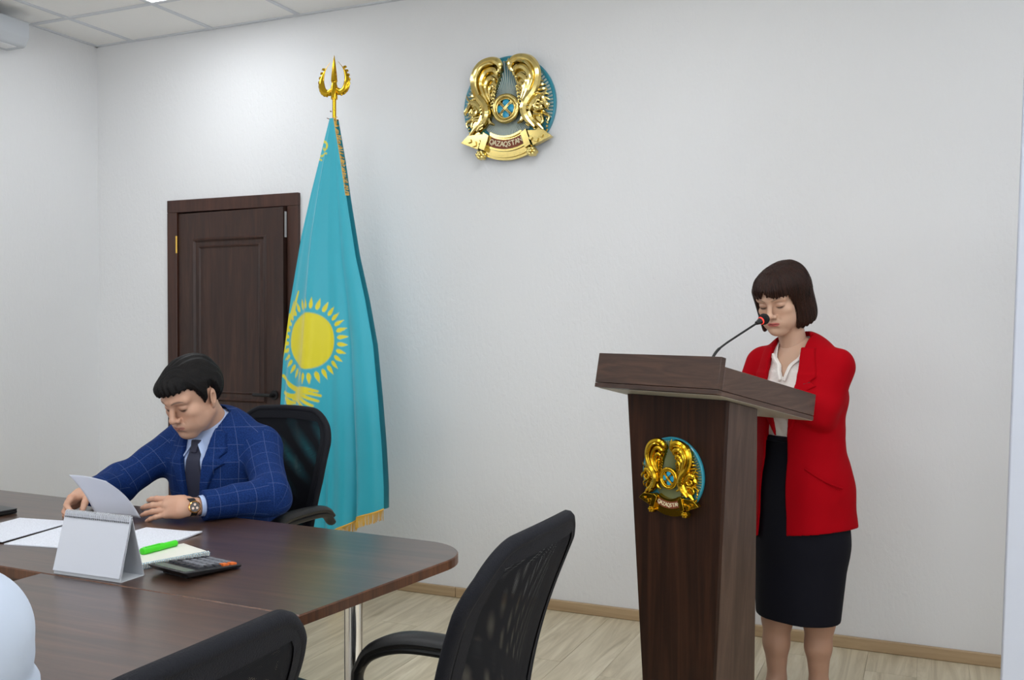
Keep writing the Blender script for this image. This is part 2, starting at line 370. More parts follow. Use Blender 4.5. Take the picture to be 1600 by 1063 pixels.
near = rounded([(-2.09, -.35), (-1.276, -.35), (-1.276, 1.7275), (-1.70, 1.7425), (-2.09, 1.756)], [.1, .1, .003, 0, .003], 8)
slab([(x+1.68, y-.8) for x, y in near], .7235, .7495, T2, M_table, M_tedge)
for x, y in ((-.33, -1.0), (.33, -1.0), (-.33, .6), (.33, .6)): post(T2, x, y, .7235)
MB().box((-.009, -.95, .3), (.009, .55, .72)).build('modesty_panel', M_lecth, T2)

# ------------------------------------------------------------------ mesh office chairs
def mesh_mat():
    m, N, L, P = newmat('black_chair_mesh')
    P.inputs['Base Color'].default_value = srgb(17, 18, 24); P.inputs['Roughness'].default_value = .8; P.inputs['Specular IOR Level'].default_value = .2
    uv = N.new('ShaderNodeUVMap'); uv.uv_map = 'UVMap'; sp = N.new('ShaderNodeSeparateXYZ'); L.new(uv.outputs[0], sp.inputs[0])
    outs = []
    for ax, per in (('X', .0034), ('Y', .0030)):
        a = N.new('ShaderNodeMath'); a.operation = 'MULTIPLY'; a.inputs[1].default_value = 2*PI/per; L.new(sp.outputs[ax], a.inputs[0])
        s_ = N.new('ShaderNodeMath'); s_.operation = 'SINE'; L.new(a.outputs[0], s_.inputs[0]); outs.append(s_)
    ad = N.new('ShaderNodeMath'); ad.operation = 'ADD'; L.new(outs[0].outputs[0], ad.inputs[0]); L.new(outs[1].outputs[0], ad.inputs[1])
    gt = N.new('ShaderNodeMath'); gt.operation = 'GREATER_THAN'; gt.inputs[1].default_value = 1.25; L.new(ad.outputs[0], gt.inputs[0])
    tr = N.new('ShaderNodeBsdfTransparent'); mx = N.new('ShaderNodeMixShader'); L.new(gt.outputs[0], mx.inputs[0]); L.new(P.outputs[0], mx.inputs[1]); L.new(tr.outputs[0], mx.inputs[2])
    L.new(mx.outputs[0], N['Material Output'].inputs['Surface'])
    return m
M_mesh = mesh_mat()
M_seam = plain('black_mesh_border', srgb(18, 19, 26), .75, spec=.25, bump=(420, .35))
M_seat = plain('black_seat_fabric', srgb(20, 20, 24), .8, bump=(300, .3))
def chair(label, loc, rz, back_top=.97, arm_h=.70, seat_h=.46, recline=.17, wid=1.0, arm_x=.262, group='black mesh office chairs', full=True):
    c = thing('office_chair', label, 'chair', loc, rz, group)
    zb = .50
    H = back_top - zb
    def hw(t):
        w = np.interp(t, [0, .25, .55, .8, 1], [.135, .178, .216, .229, .215])
        r = .19
        if t > 1-r: w = w - .095 + .095*math.sqrt(max(0, 1-((t-(1-r))/r)**2))
        if t < .12: w = w - .05 + .05*math.sqrt(max(0, 1-((.12-t)/.12)**2))
        return float(w)*wid
    def pos(x, t, off=0.0):
        z = zb + H*t; crown = .012*(1-(x/.2)**2)*(1 if t > .5 else 0)*max(0, (t-.5)*2)**2
        y = .20 + recline*(z-zb) - .03*math.sin(PI*min(1, t*1.1)) + .035*(1-(x/.23)**2) + off
        return (x, y, z+crown)
    for off, nm in ((0, 'front_mesh'), (.017, 'rear_mesh')):
        nu, nv = 26, 34
        m = MB().grid(lambda a, b_: pos((2*a-1)*hw(math.sin(b_*PI/2))*.97, math.sin(b_*PI/2)*.995, off), nu, nv); me = m.mesh(nm)
        uvl = me.uv_layers.new(name='UVMap')
        sh = 1.0 if off == 0 else 1.035
        for l in me.loops:
            v = me.vertices[l.vertex_index].co; uvl.data[l.index].uv = (v.x + (.030*v.z+.035*v.x if off else 0), v.z)
        link(nm, me, M_mesh, c, smooth=True)
    out = [pos(-hw(t), t, .008) for t in np.sin(np.linspace(0, PI/2, 64))] + [pos(x, 1, .008) for x in np.linspace(-hw(1), hw(1), 12)[1:-1]] + [pos(hw(t), t, .008) for t in np.sin(np.linspace(PI/2, 0, 64))] + [pos(x, 0, .008) for x in np.linspace(hw(0), -hw(0), 12)[1:]]
    MB().tube(out, .0135, 10, up=(0, 1, 0)).build('back_frame', M_seam, c, smooth=True)
    # padded fabric border inside the frame, on the rear face
    bo = MB()
    for off in (.020, -.003):
        def ring(k, inset):
            pts = [((-hw(t)+inset if hw(t) > inset else 0), t) for t in (.02+(.98-inset*1.9)*np.sin(np.linspace(0, PI/2, 48)))] + [(x, 1-inset*1.9) for x in np.linspace(-hw(1-inset*1.9)+inset, hw(1-inset*1.9)-inset, 10)[1:-1]] + [((hw(t)-inset), t) for t in (.02+(.98-inset*1.9)*np.sin(np.linspace(PI/2, 0, 48)))]
            return [pos(x, t, off) for x, t in pts]
        a, b_ = ring(0, .006), ring(0, .034); n = len(a)
        bo.add(a+b_, [(i, i+1, n+i+1, n+i) for i in range(n-1)])
    bo.build('back_border', M_seam, c, smooth=True)
    # back support, seat, arms
    MB().tube(catmull([(0, .25, .62), (0, .30, .52), (0, .22, .42), (0, .05, seat_h-.055)], 6), [.03]*18+[.026], 10, flat=.5).build('back_bracket', M_black, c, smooth=True)
    def seat(a, b_):
        return 0
    sp = rounded([(-.235, -.26), (.235, -.26), (.215, .215), (-.215, .215)], [.08, .08, .07, .07], 6)
    MB().prism(sp, seat_h-.05, seat_h+.02).build('seat', M_seat, c, bevel=.022, seg=3)
    for s in (-1, 1):
        X = s*arm_x
        path = catmull([(X*.93, .205, arm_h-.05), (X, .13, arm_h-.006), (X, .0, arm_h), (X, -.12, arm_h-.006), (X, -.205, arm_h-.04), (X, -.235, arm_h-.10), (X, -.19, arm_h-.17), (X*.97, -.09, seat_h-.01), (X*.7, -.03, seat_h-.06)], 7)
        MB().tube(path, .019, 10, flat=.75).build('armrest_loop', M_black, c, smooth=True)
        pad = catmull([(X*.95, .19, arm_h-.022), (X, .12, arm_h+.012), (X, 0, arm_h+.02), (X, -.11, arm_h+.013), (X, -.195, arm_h-.022), (X, -.232, arm_h-.075)], 7)
        k = len(pad); MB().tube(pad, [.022+.009*math.sin(PI*min(1, i/(k-1)*1.0)) for i in range(k)], 12, flat=.55).build('arm_pad', M_leather, c, smooth=True)
    MB().lathe([(.045, seat_h-.1), (.045, seat_h-.05)], 16).lathe([(.026, .1), (.026, seat_h-.09)], 16).build('gas_column', M_black, c, smooth=True)
    for i in range(5):
        a = 2*PI*i/5+.3; d = (math.cos(a), math.sin(a))
        MB().tube([(0, 0, .115), (d[0]*.15, d[1]*.15, .105), (d[0]*.29, d[1]*.29, .075)], [.03, .024, .016], 8, flat=.7).build('base_arm', M_black, c, smooth=True)
        w = MB(); px, py = d[0]*.29, d[1]*.29
        for k in (-1, 1):
            ox, oy = -d[1]*.014*k, d[0]*.014*k
            w.tube([(px+ox*.55, py+oy*.55, .028), (px+ox*1.45, py+oy*1.45, .028)], .0275, 14)
        w.tube([(px, py, .03), (px, py, .085)], .008, 8)
        w.build('caster', M_black, c, smooth=True)
    return c
chair('black mesh office chair behind the seated man in blue', (-2.335, 2.80, 0), math.radians(-2), back_top=1.045, arm_h=.70, seat_h=.47, recline=.12, arm_x=.30)
chair('black mesh office chair with its empty back beside the rounded table corner', (-.995, 1.63, 0), math.radians(-91), wid=.96, back_top=1.008, arm_h=.655, seat_h=.45, recline=.22)
chair('black mesh office chair at the bottom edge, only its back showing', (-1.108, .87, 0), math.radians(-91), back_top=1.005, arm_h=.655, seat_h=.45, recline=.22)
chair('black mesh office chair under the person in the white shirt', (-.84, .27, 0), math.radians(-92), back_top=1.0, arm_h=.655, seat_h=.46, recline=.17)

# ------------------------------------------------------------------ lectern
PSI, TAU = -.4115, .205
W_ = np.array((math.cos(PSI), math.sin(PSI))); B_ = np.array((-math.sin(PSI), math.cos(PSI)))
LO = np.array((-1.0492, 3.0996)) + W_*.25 + B_*.25
lec = thing('lectern', 'tall walnut lectern with a tapered body and sloping desk, gold crest on its front', 'lectern', (LO[0], LO[1], 0), PSI)
def dk(u, l, n):   # desk coordinates: u across, l along the slope to the back, n out of the slope
    return (u-.25, l*math.cos(TAU)+n*math.sin(TAU)-.25, 1.178-l*math.sin(TAU)+n*math.cos(TAU))
def dbox(u0, u1, l0, l1, n0, n1):
    return MB().hexa([dk(u0, l0, n0), dk(u1, l0, n0), dk(u1, l1, n0), dk(u0, l1, n0), dk(u0, l0, n1), dk(u1, l0, n1), dk(u1, l1, n1), dk(u0, l1, n1)])
dbox(0, .5, 0, .025, .016, .117).build('front_board', M_lecth, lec, bevel=.0015)
dbox(0, .5, 0, .022, 0, .0145).build('front_strip', M_lecth, lec, bevel=.001)
M_lside = wood('lectern_side_walnut', [(.2, srgb(46, 31, 25)), (.45, srgb(74, 53, 44)), (.62, srgb(92, 69, 58)), (.85, srgb(114, 90, 77))], (6, 2.4, 24), .34, .06, 2.2)
for u0 in (0, .478): dbox(u0, u0+.022, .0225, .575, 0, .0145).build('side_strip', M_lside, lec, bevel=.001)
for u0 in (0, .478): dbox(u0, u0+.022, .0255, .575, .016, .09).build('side_board', M_lside, lec, bevel=.0015)
dbox(.0225, .4775, .0255, .575, .004, .022).build('desk_surface', M_lecth, lec)
dbox(.003, .497, .024, .573, -.0015, .0015).build('desk_underside', M_lectint, lec)
dbox(.0225, .4775, .555, .575, .0225, .05).build('book_stop', M_lecth, lec, bevel=.001)
def edge_u(z): t = (1.153-z)/(1.153-.19); return .045+.07*t, .452-.05*t
def under(v): return 1.178 - v*math.tan(TAU) - .003
def bodyp(u, v, z): return (u-.25, v-.25, z)
zt, zb_ = under(.12), .03
(a0, a1), (c0, c1) = edge_u(zt), edge_u(zb_)
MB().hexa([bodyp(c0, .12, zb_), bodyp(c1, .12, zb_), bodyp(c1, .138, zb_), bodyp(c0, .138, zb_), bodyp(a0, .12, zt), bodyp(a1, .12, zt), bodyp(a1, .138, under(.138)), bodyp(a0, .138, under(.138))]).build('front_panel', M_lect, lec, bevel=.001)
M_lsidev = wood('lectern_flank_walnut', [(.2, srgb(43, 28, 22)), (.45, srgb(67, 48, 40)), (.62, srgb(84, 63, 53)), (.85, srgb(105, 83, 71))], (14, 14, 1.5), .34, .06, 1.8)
vt, vb = .295, .375
for s, (ut, ub) in ((-1, (a0, c0)), (1, (a1, c1))):
    d = -s*.018
    lo_, hi_ = sorted((ub, ub+d)); lt, ht = sorted((ut, ut+d))
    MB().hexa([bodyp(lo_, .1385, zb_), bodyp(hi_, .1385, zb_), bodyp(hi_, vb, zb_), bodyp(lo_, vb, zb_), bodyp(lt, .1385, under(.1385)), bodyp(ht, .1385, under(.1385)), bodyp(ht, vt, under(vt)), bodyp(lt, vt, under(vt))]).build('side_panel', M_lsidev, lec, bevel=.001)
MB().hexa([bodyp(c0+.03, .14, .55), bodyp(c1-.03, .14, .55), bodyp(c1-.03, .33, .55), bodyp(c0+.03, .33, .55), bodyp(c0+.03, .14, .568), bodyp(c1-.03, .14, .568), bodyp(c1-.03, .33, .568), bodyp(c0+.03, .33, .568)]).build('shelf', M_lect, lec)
MB().hexa([bodyp(.07, .07, 0), bodyp(.45, .07, 0), bodyp(.45, .42, 0), bodyp(.07, .42, 0), bodyp(.07, .07, .03), bodyp(.45, .07, .03), bodyp(.45, .42, .03), bodyp(.07, .42, .03)]).build('plinth', M_lect, lec, bevel=.003)
# gooseneck microphone
mb_ = np.array((-.606, 2.968))
mic = thing('microphone', 'black gooseneck microphone with a red light ring standing on the lectern', 'microphone', (-.636, 3.012, 1.236), 0)
MB().lathe([(.03, -.052), (.03, -.035), (.012, -.03), (.010, .0)], 20).build('base', M_black, mic, smooth=True)
neck = catmull([(0, 0, -.01), (.003, .002, .035), (.016, .018, .068), (.038, .045, .092), (.068, .083, .117), (.098, .120, .141), (.125, .155, .163)], 8)
MB().tube(neck, [.0046 if i < 20 else .0034 for i in range(len(neck))], 10).build('gooseneck', M_black, mic, smooth=True)
d = np.array((.05, .07, .034)); d /= np.linalg.norm(d); e = np.array((.125, .155, .163))
MB().tube([e-.012*d, e, e+.008*d], [.006, .0085, .0115], 14).build('capsule', M_black, mic, smooth=True)
MB().tube([e+.008*d, e+.0125*d], .0122, 16).build('light_ring', plain('red_light_ring', srgb(220, 60, 50), .4, emit=(srgb(255, 50, 35), 1.2)), mic, smooth=True)
MB().tube([e+d*(.0125+.03*t) for t in (0, .12, .3, .55, .8, .93, 1)], [.0125, .0165, .0185, .0185, .0145, .009, .002], 16).build('foam_windscreen', plain('black_foam', srgb(14, 14, 15), .95, bump=(500, .6)), mic, smooth=True)

# ------------------------------------------------------------------ state emblems (wall and lectern)
M_blue = plain('emblem_turquoise', srgb(40, 138, 158), .35, coat=.3)
M_cell = plain('emblem_bright_blue', srgb(40, 165, 205), .25, coat=.5)
M_rays = plain('emblem_silver_gold', srgb(222, 230, 222), .35, .15)
M_red = plain('emblem_text_ground', srgb(128, 62, 34), .45)
M_letter = plain('emblem_letters', srgb(238, 226, 190), .4)
def text_mesh(ch, size, ext):
    cu = bpy.data.curves.new('t', 'FONT'); cu.body = ch; cu.size = size; cu.align_x = 'CENTER'; cu.align_y = 'CENTER'; cu.extrude = ext; cu.resolution_u = 2; cu.offset = size*.010
    o = bpy.data.objects.new('t', cu); COL.objects.link(o); bpy.context.view_layer.update()
    me = bpy.data.meshes.new_from_object(o.evaluated_get(bpy.context.evaluated_depsgraph_get()))
    v = [tuple(p.co) for p in me.vertices]; f = [tuple(p.vertices) for p in me.polygons]
    bpy.data.objects.remove(o); bpy.data.curves.remove(cu); bpy.data.meshes.remove(me)
    return v, f
def emblem(label, loc, rz, R, gold, raym):
    E = thing('state_emblem', label, 'emblem', loc, rz, 'round gold state emblems')
    S = lambda pts, y: [(x*R, y*R, z*R) for x, z in pts]
    rel = .20                                   # height of the gold relief over the disc, in radii
    MB().lathe([(1.0*R, 0), (1.0*R, -.06*R), (.97*R, -.085*R), (.93*R, -.07*R), (0.02*R, -.07*R)], 72, (0, 0, 0), 'y').build('disc', M_blue, E, smooth=True)
    # thin rays spreading from the hub
    r = MB()
    for k in range(84):
        a = 2*PI*(k+.5)/84; w = .019; l = .955 if math.sin(a) > -.3 else .62
        c, s_ = math.cos(a), math.sin(a); r0 = .22
        def q(rr, ww, h): return ((c*rr - s_*ww)*R, h*R, (s_*rr + c*ww - .05)*R)
        r.add([q(r0, -w*.35, -.075), q(l, -w*1.15, -.075), q(l, w*1.15, -.075), q(r0, w*.35, -.075), q(r0, 0, -.10), q(l, 0, -.115)], [(0, 1, 5, 4), (4, 5, 2, 3), (1, 2, 5), (0, 4, 3)])
    tag(r.build('rays', raym, E), kind='stuff')
    # shanyrak: ring, inner ring, crossed bars, four cells
    tor = MB()
    def torus(rad, tr, y, fl=1.0):
        n, k = 40, 10
        vs = [((rad+tr*math.cos(b))*math.cos(a)*R, (y - fl*tr*math.sin(b))*R, ((rad+tr*math.cos(b))*math.sin(a)-.08)*R) for a in (2*PI*i/n for i in range(n)) for b in (2*PI*j/k for j in range(k))]
        tor.add(vs, [(i*k+j, ((i+1) % n)*k+j, ((i+1) % n)*k+(j+1) % k, i*k+(j+1) % k) for i in range(n) for j in range(k)])
    torus(.255, .045, -rel-.02); torus(.195, .018, -rel-.03)
    tor.build('hub_ring', gold, E, smooth=True)
    MB().lathe([(.25*R, -.07*R), (.25*R, -(rel-.02)*R), (.02*R, -(rel-.02)*R)], 40, (0, 0, -.08*R), 'y').build('hub_drum', gold, E, smooth=True)
    cells = MB()
    for k in range(4):
        a = PI/2*k + .0; c = (.115*math.cos(a), .115*math.sin(a)-.08)
        v = [(c[0]+.080*math.cos(t)*(.9 if k % 2 else 1), c[1]+.080*math.sin(t)) for t in (2*PI*i/14 for i in range(14))]
        y = -rel-.015; vs = S(v, y) + [(c[0]*R, (y-.03)*R, c[1]*R)]
        MB().add(vs, [(i, (i+1) % 14, 14)[::1] for i in range(14)]).build('hub_cell', M_cell, E, smooth=True)
    bar = MB()
    for a in (PI/4, 3*PI/4):
        for off in (-.014, .014):
            dx, dz = math.cos(a), math.sin(a); n_ = (-dz*off, dx*off)
            bar.tube([((dx*t+n_[0])*R, (-rel-.035-.03*(1-(t/.19)**2))*R, (dz*t+n_[1]-.08)*R) for t in np.linspace(-.19, .19, 7)], .011*R, 6)
    bar.build('hub_bars', gold, E, smooth=True)
    # five-point star
    sp = [(.10*(1 if i % 2 == 0 else .42)*math.cos(PI/2+PI*i/5), .86+.10*(1 if i % 2 == 0 else .42)*math.sin(PI/2+PI*i/5)) for i in range(10)]
    st = MB(); vs = S(sp, -.10) + [(0, -.17*R, .86*R)]; st.add(vs, [(i, 10, (i+1) % 10)[::-1] for i in range(10)]); st.build('star', gold, E)
    # winged horses, mirrored left and right
    for s in (1, -1):
        w = MB()
        def T(pts, rad, y0=-rel, y1=None, n=8, fl=1.0, sub=5):
            P = catmull([(x*s*.97, z*.93-.012, 0) for x, z in pts], sub); m = len(P)
            rr = np.interp(np.linspace(0, 1, m), np.linspace(0, 1, len(rad)), rad)
            yy = np.linspace(y0, y0 if y1 is None else y1, m)
            w.tube([(p[0]*R, yy[i]*R, p[1]*R) for i, p in enumerate(P)], [max(.002, q_)*R for q_ in rr], n, flat=fl, up=(0, 1, 0))
        # big curling crest, then nested feathers under it
        T([(.15, .70), (.11, .80), (.17, .92), (.32, .96), (.52, .90), (.66, .74), (.70, .50), (.62, .24), (.47, .04), (.42, -.16), (.50, -.36), (.64, -.52)], [.03, .055, .08, .09, .095, .09, .085, .085, .095, .095, .07, .03], -rel-.05)
        T([(.24, .86), (.34, .89), (.50, .83), (.60, .68), (.63, .48), (.56, .26)], [.012, .03, .035, .035, .03, .012], -rel-.13, n=7)
        T([(.20, .60), (.19, .69), (.27, .77), (.41, .76), (.52, .64), (.56, .46), (.50, .26), (.40, .08)], [.02, .045, .065, .07, .07, .065, .055, .025], -rel-.05)
        T([(.25, .49), (.26, .56), (.33, .60), (.42, .54), (.46, .42), (.42, .26), (.35, .10)], [.015, .04, .055, .058, .055, .045, .02], -rel-.04)
        T([(.28, .38), (.31, .43), (.36, .40), (.38, .30), (.35, .16)], [.012, .034, .045, .042, .016], -rel-.02)
        T([(.29, .27), (.32, .30), (.34, .24), (.32, .12)], [.01, .022, .026, .01], -rel+.02)
        for i in range(7):       # small curled locks along the inner edge
            z = .34 - .075*i; x = .27 + .012*i
            T([(x-.02, z), (x-.045, z+.03), (x-.02, z+.055), (x+.03, z+.03)], [.012, .018, .02, .015], -rel-.01, sub=3, n=6)
        def plate(pts, y0, y1):
            pp = [(x*s*.97, z*.93-.012) for x, z in pts]; pp = pp if s > 0 else pp[::-1]
            w.prism([(x*R, z*R) for x, z in pp][::-1], y0*R, y1*R, 'y')
        plate([(.15, .66), (.11, .80), (.18, .92), (.32, .98), (.54, .92), (.70, .75), (.74, .50), (.64, .20), (.52, .02), (.36, .0), (.30, .2), (.23, .44)], -rel+.01, -.08)
        plate([(.36, .05), (.52, .05), (.70, .18), (.84, .08), (.88, -.06), (.78, -.2), (.80, -.38), (.72, -.5), (.80, -.6), (.60, -.55), (.42, -.36), (.33, -.15)], -rel+.02, -.08)
        # flight feathers on the outside
        for i in range(11):
            t = i/10; a = math.radians(52 - 66*t); r0, r1 = .70, .93-.05*abs(t-.4)
            T([(r0*math.cos(a), r0*math.sin(a)+.03), (r1*.92*math.cos(a), r1*.92*math.sin(a)+.01), (r1*math.cos(a)+.01, r1*math.sin(a)-.035)], [.035, .032, .008], -rel+.03, -rel+.09, 6, sub=3)
            T([(.60*math.cos(a)+.06, .60*math.sin(a)+.06), (.70*math.cos(a)+.05, .70*math.sin(a)+.04)], [.03, .026], -rel-.05, -rel-.03, 6, sub=2)
        # horse: curved neck, head with horn, chest, raised forelegs
        T([(.50, -.14), (.60, .02), (.70, .10), (.80, .09), (.86, -.01)], [.07, .075, .07, .055, .03], -rel-.02)
        T([(.86, -.01), (.92, -.09), (.90, -.15)], [.045, .035, .018], -rel-.03)
        T([(.80, .12), (.88, .22), (.90, .30)], [.022, .016, .004], -rel-.02, n=6)
        T([(.70, .02), (.64, -.08), (.70, -.17), (.80, -.12), (.76, -.03)], [.03, .03, .03, .028, .02], -rel-.06)
        T([(.50, -.20), (.58, -.36), (.70, -.46), (.82, -.58)], [.075, .07, .05, .022], -rel-.02)
        T([(.60, -.25), (.74, -.26), (.80, -.38), (.74, -.46)], [.045, .035, .025, .018], -rel+.02, n=7)
        T([(.62, -.18), (.80, -.22), (.92, -.30), (.90, -.40)], [.04, .03, .024, .016], -rel+.04, n=7)
        for i in range(5):
            T([(.84+.015*i-.02*(i > 2), -.26-.075*i), (.93-.02*i, -.30-.075*i)], [.024, .016], -rel+.07, n=6, sub=2)
        T([(.40, -.22), (.36, -.34), (.26, -.40)], [.05, .045, .02], -rel-.01)
        for i in range(9):
            T([(.46+.02*math.sin(i), .10-.07*i), (.53+.02*math.sin(i), .06-.07*i)], [.018, .016], -rel-.10, n=6, sub=2)
        w.build('winged_horse', gold, E, smooth=True)
        # folded ribbon end with its stepped ornament, and the rosette under it
        rb = MB()
        def quad(pts, y0, y1): 
            pp = pts if s > 0 else [(-x, z) for x, z in reversed(pts)]
            rb.prism([(x*R, z*R) for x, z in pp], y0*R, y1*R, 'y')
        def q4(pts, y0, y1):
            pp = [(x*s, z) for x, z in pts]
            if s < 0: pp = pp[::-1]
            rb.prism([(x*R, z*R) for x, z in pp], min(y0, y1)*R, max(y0, y1)*R, 'y')
        q4([(.34, -.60), (.44, -.90), (.56, -.84), (.46, -.52)], -.30, -.10)
        q4([(.47, -.55), (.60, -.86), (.98, -.70), (.82, -.56)], -.26, -.12)
        q4([(.54, -.67), (.60, -.70), (.57, -.76), (.52, -.73)], -.30, -.26)
        q4([(.63, -.69), (.72, -.72), (.70, -.80), (.62, -.78)], -.30, -.26)
        q4([(.74, -.64), (.82, -.66), (.80, -.72), (.73, -.70)], -.30, -.26)
        rb.build('ribbon_end', gold, E, bevel=.006*R)
        ro = MB()
        for k in range(6):
            a = 2*PI*k/6; cx, cz = s*(.55+.065*math.cos(a)), -.96+.055*math.sin(a)
            ro.lathe([(.045*R, -.12*R), (.045*R, -.24*R), (.03*R, -.28*R), (.004*R, -.29*R)], 10, (cx*R, 0, cz*R), 'y')
        ro.lathe([(.05*R, -.12*R), (.05*R, -.27*R), (.03*R, -.32*R), (.004*R, -.33*R)], 10, (s*.55*R, 0, -.96*R), 'y')
        ro.build('rosette', gold, E, smooth=True)
    # banner arc with the name, ridged band under it
    bn = MB()
    def arc(r0, r1, a0, a1, y0, y1, n=20, cz=-.02):
        for i in range(n):
            q0, q1 = a0+(a1-a0)*i/n, a0+(a1-a0)*(i+1)/n
            P = [(r0*math.cos(q0), r0*math.sin(q0)+cz), (r1*math.cos(q0), r1*math.sin(q0)+cz), (r1*math.cos(q1), r1*math.sin(q1)+cz), (r0*math.cos(q1), r0*math.sin(q1)+cz)]
            bn.prism([(x*R, z*R) for x, z in P], y0*R, y1*R, 'y')
    A0, A1 = math.radians(-90-33), math.radians(-90+33)
    arc(.64, .90, A0, A1, -.20, -.08); arc(.905, 1.02, A0, A1, -.17, -.08); arc(1.02, 1.07, A0*.99-.01, A1, -.14, -.06); arc(.60, .64, A0, A1, -.24, -.08)
    bn.build('banner', gold, E)
    gb = bn; bn = MB(); arc(.675, .855, A0+.10, A1-.10, -.215, -.195); bn.build('banner_ground', M_red, E)
    tx = MB(); word = 'QAZAQSTAN'
    for i, ch in enumerate(word):
        a = math.radians(-90) + (i-(len(word)-1)/2)*math.radians(6.0); v, f = text_mesh(ch, .145*R, .008*R)
        c, s_ = math.cos(a+PI/2), math.sin(a+PI/2); ox, oz = .765*math.cos(a), .765*math.sin(a)-.02
        tx.add([(ox*R + x*c*.86 - y*s_, -.222*R - z, oz*R + x*s_*.86 + y*c) for x, y, z in v], f)
    tx.build('lettering', M_letter, E)
    return E
emblem('large round gold state emblem with winged horses on the white wall', (-1.905, YB-.001, 2.462), 0, .246, M_gold, M_rays)
ec = LO + W_*(.247-.25) + B_*(.119-.25)
emblem('smaller gold state emblem with winged horses on the lectern front', (ec[0], ec[1], .893), PSI, .125, M_gold2, plain('emblem_olive_gold', srgb(168, 172, 128), .35, .3))

# ------------------------------------------------------------------ flag on its staff
FX, FY = -2.683, 3.955
flag = thing('flag', 'turquoise flag with yellow sun and eagle hanging from a gold staff', 'flag', (FX, FY, 0))
M_staff = M_gold2
MB().lathe([(.0095, .02), (.0095, 2.52)], 16).build('staff', M_staff, flag, smooth=True)
MB().lathe([(.085, 0), (.085, .03), (.07, .045), (.04, .055), (.025, .09), (.018, .2)], 32).build('stand_base', M_staff, flag, smooth=True)
fi = MB()
fi.lathe([(.0165, 2.49), (.0165, 2.555), (.013, 2.565), (.013, 2.575), (.0175, 2.58)], 16)
fi.lathe([(.0175, 2.578), (.016, 2.60), (.009, 2.66), (.001, 2.705)], 6)
for s in (-1, 1):
    pts = catmull([(s*.010, 0, 2.540), (s*.040, 0, 2.524), (s*.066, 0, 2.540), (s*.074, 0, 2.582), (s*.056, 0, 2.632), (s*.024, 0, 2.672)], 8)
    k = len(pts)
    fi.tube(pts, [max(.0012, .011+.0075*math.sin(PI*min(1, (i/(k-1))*1.25))-.0125*max(0, i/(k-1)-.55)/.45) for i in range(k)], 10, up=(0, 1, 0), flat=.6)
    for i in range(6, k-6, 3):   # feather tips along the outer edge
        p = np.array(pts[i]); t = np.array(pts[i+1])-p; t /= np.linalg.norm(t); o = np.array((t[2], 0, -t[0]))*s
        fi.tube([p+o*.006, p+o*.015-t*.003, p+o*.018-t*.010], [.008, .006, .001], 6)
fi.build('finial', M_gold2, flag, smooth=True)
LZ = [(-2.693, 2.394), (-2.75, 2.211), (-2.803, 2.042), (-2.865, 1.823), (-2.932, 1.507), (-2.979, 1.218), (-3.0, .96), (-3.009, .701), (-3.018, .344)]
RZ = [(-2.667, 2.394), (-2.627, 2.187), (-2.598, 2.0), (-2.548, 1.72), (-2.494, 1.503), (-2.451, 1.288), (-2.426, 1.042), (-2.405, .798), (-2.395, .614), (-2.395, .30)]
lz = lambda z: float(np.interp(-z, [-b for a, b in LZ], [a for a, b in LZ])) - FX
rz_ = lambda z: float(np.interp(-z, [-b for a, b in RZ], [a for a, b in RZ])) - FX
FT = 2.394
def zbot(s): return float(np.interp(s, [0, .35, .55, .66, .8, 1], [.36, .37, .36, .405, .455, .505]))
def front(s, t):
    """s across 0..1, t down 0..1 -> point on the draped cloth"""
    z = FT + (zbot(s)-FT)*t
    x0, x1 = lz(z), rz_(z); w = x1-x0
    A = .055*min(1, t*1.3)
    x = x0 + w*s + .010*t*math.sin(2*PI*(s*4.2+.2))
    y = -.025 - .075*t*math.sin(PI*s)**.8
    y += A*(.55*math.sin(2*PI*(1.6*s+.18)+.5*t) + .36*t*math.sin(2*PI*(3.7*s+.30+.12*t)) + .20*t*t*math.sin(2*PI*(7.1*s+.1-.2*t)))*math.sin(PI*min(1, max(0, s*1.0)))**.5
    y += .020*t*math.exp(-((s-.78)/.08)**2) - .016*math.exp(-((s-.30)/.05)**2)*min(1, t*3)*(1-t*.6)
    return (x, y, z)
NU, NV = 190, 420
fm = MB().grid(lambda a, b_: front(a, b_), NU, NV); me = fm.mesh('cloth')
V = np.array(fm.v); Xw, Zw = V[:, 0]+FX, V[:, 2]
def sm(d, w=.003): return np.clip(.5 - d/(2*w), 0, 1)
cov = np.zeros(len(V))
sx, sz, rx, ry = -2.785, 1.309, .131, .138
ex, ez = (Xw-sx)/rx, (Zw-sz)/ry; rr = np.hypot(ex, ez); an = np.arctan2(ez, ex)
cov = np.maximum(cov, sm((rr-1)*.133))
NR = 32; ph = ((an/(2*PI)*NR) % 1.0)-.5            # grain-shaped rays
tt = (rr-1.14)/(1.56-1.14)
half = np.where((tt > 0) & (tt < 1), .33*np.sin(PI*np.clip(tt, 0, 1)**.62)*(1-.25*tt), 0)
wid = 2*PI*rr*.133/NR
cov = np.maximum(cov, sm((np.abs(ph)-half)*wid, .0015)*((tt > 0) & (tt < 1)))
def poly_sd(px, pz, P):
    P = np.array(P); d = np.full(px.shape, 1e9); sgn = np.ones(px.shape)
    for i in range(len(P)):
        a, b_ = P[i], P[i-1]; e0, e1 = b_-a; w0, w1 = px-a[0], pz-a[1]
        c = np.clip((w0*e0+w1*e1)/(e0*e0+e1*e1+1e-12), 0, 1); d = np.minimum(d, (w0-e0*c)**2+(w1-e1*c)**2)
        c1, c2, c3 = pz >= a[1], pz < b_[1], e0*w1 > e1*w0
        sgn = np.where((c1 & c2 & c3) | (~c1 & ~c2 & ~c3), -sgn, sgn)
    return sgn*np.sqrt(d)
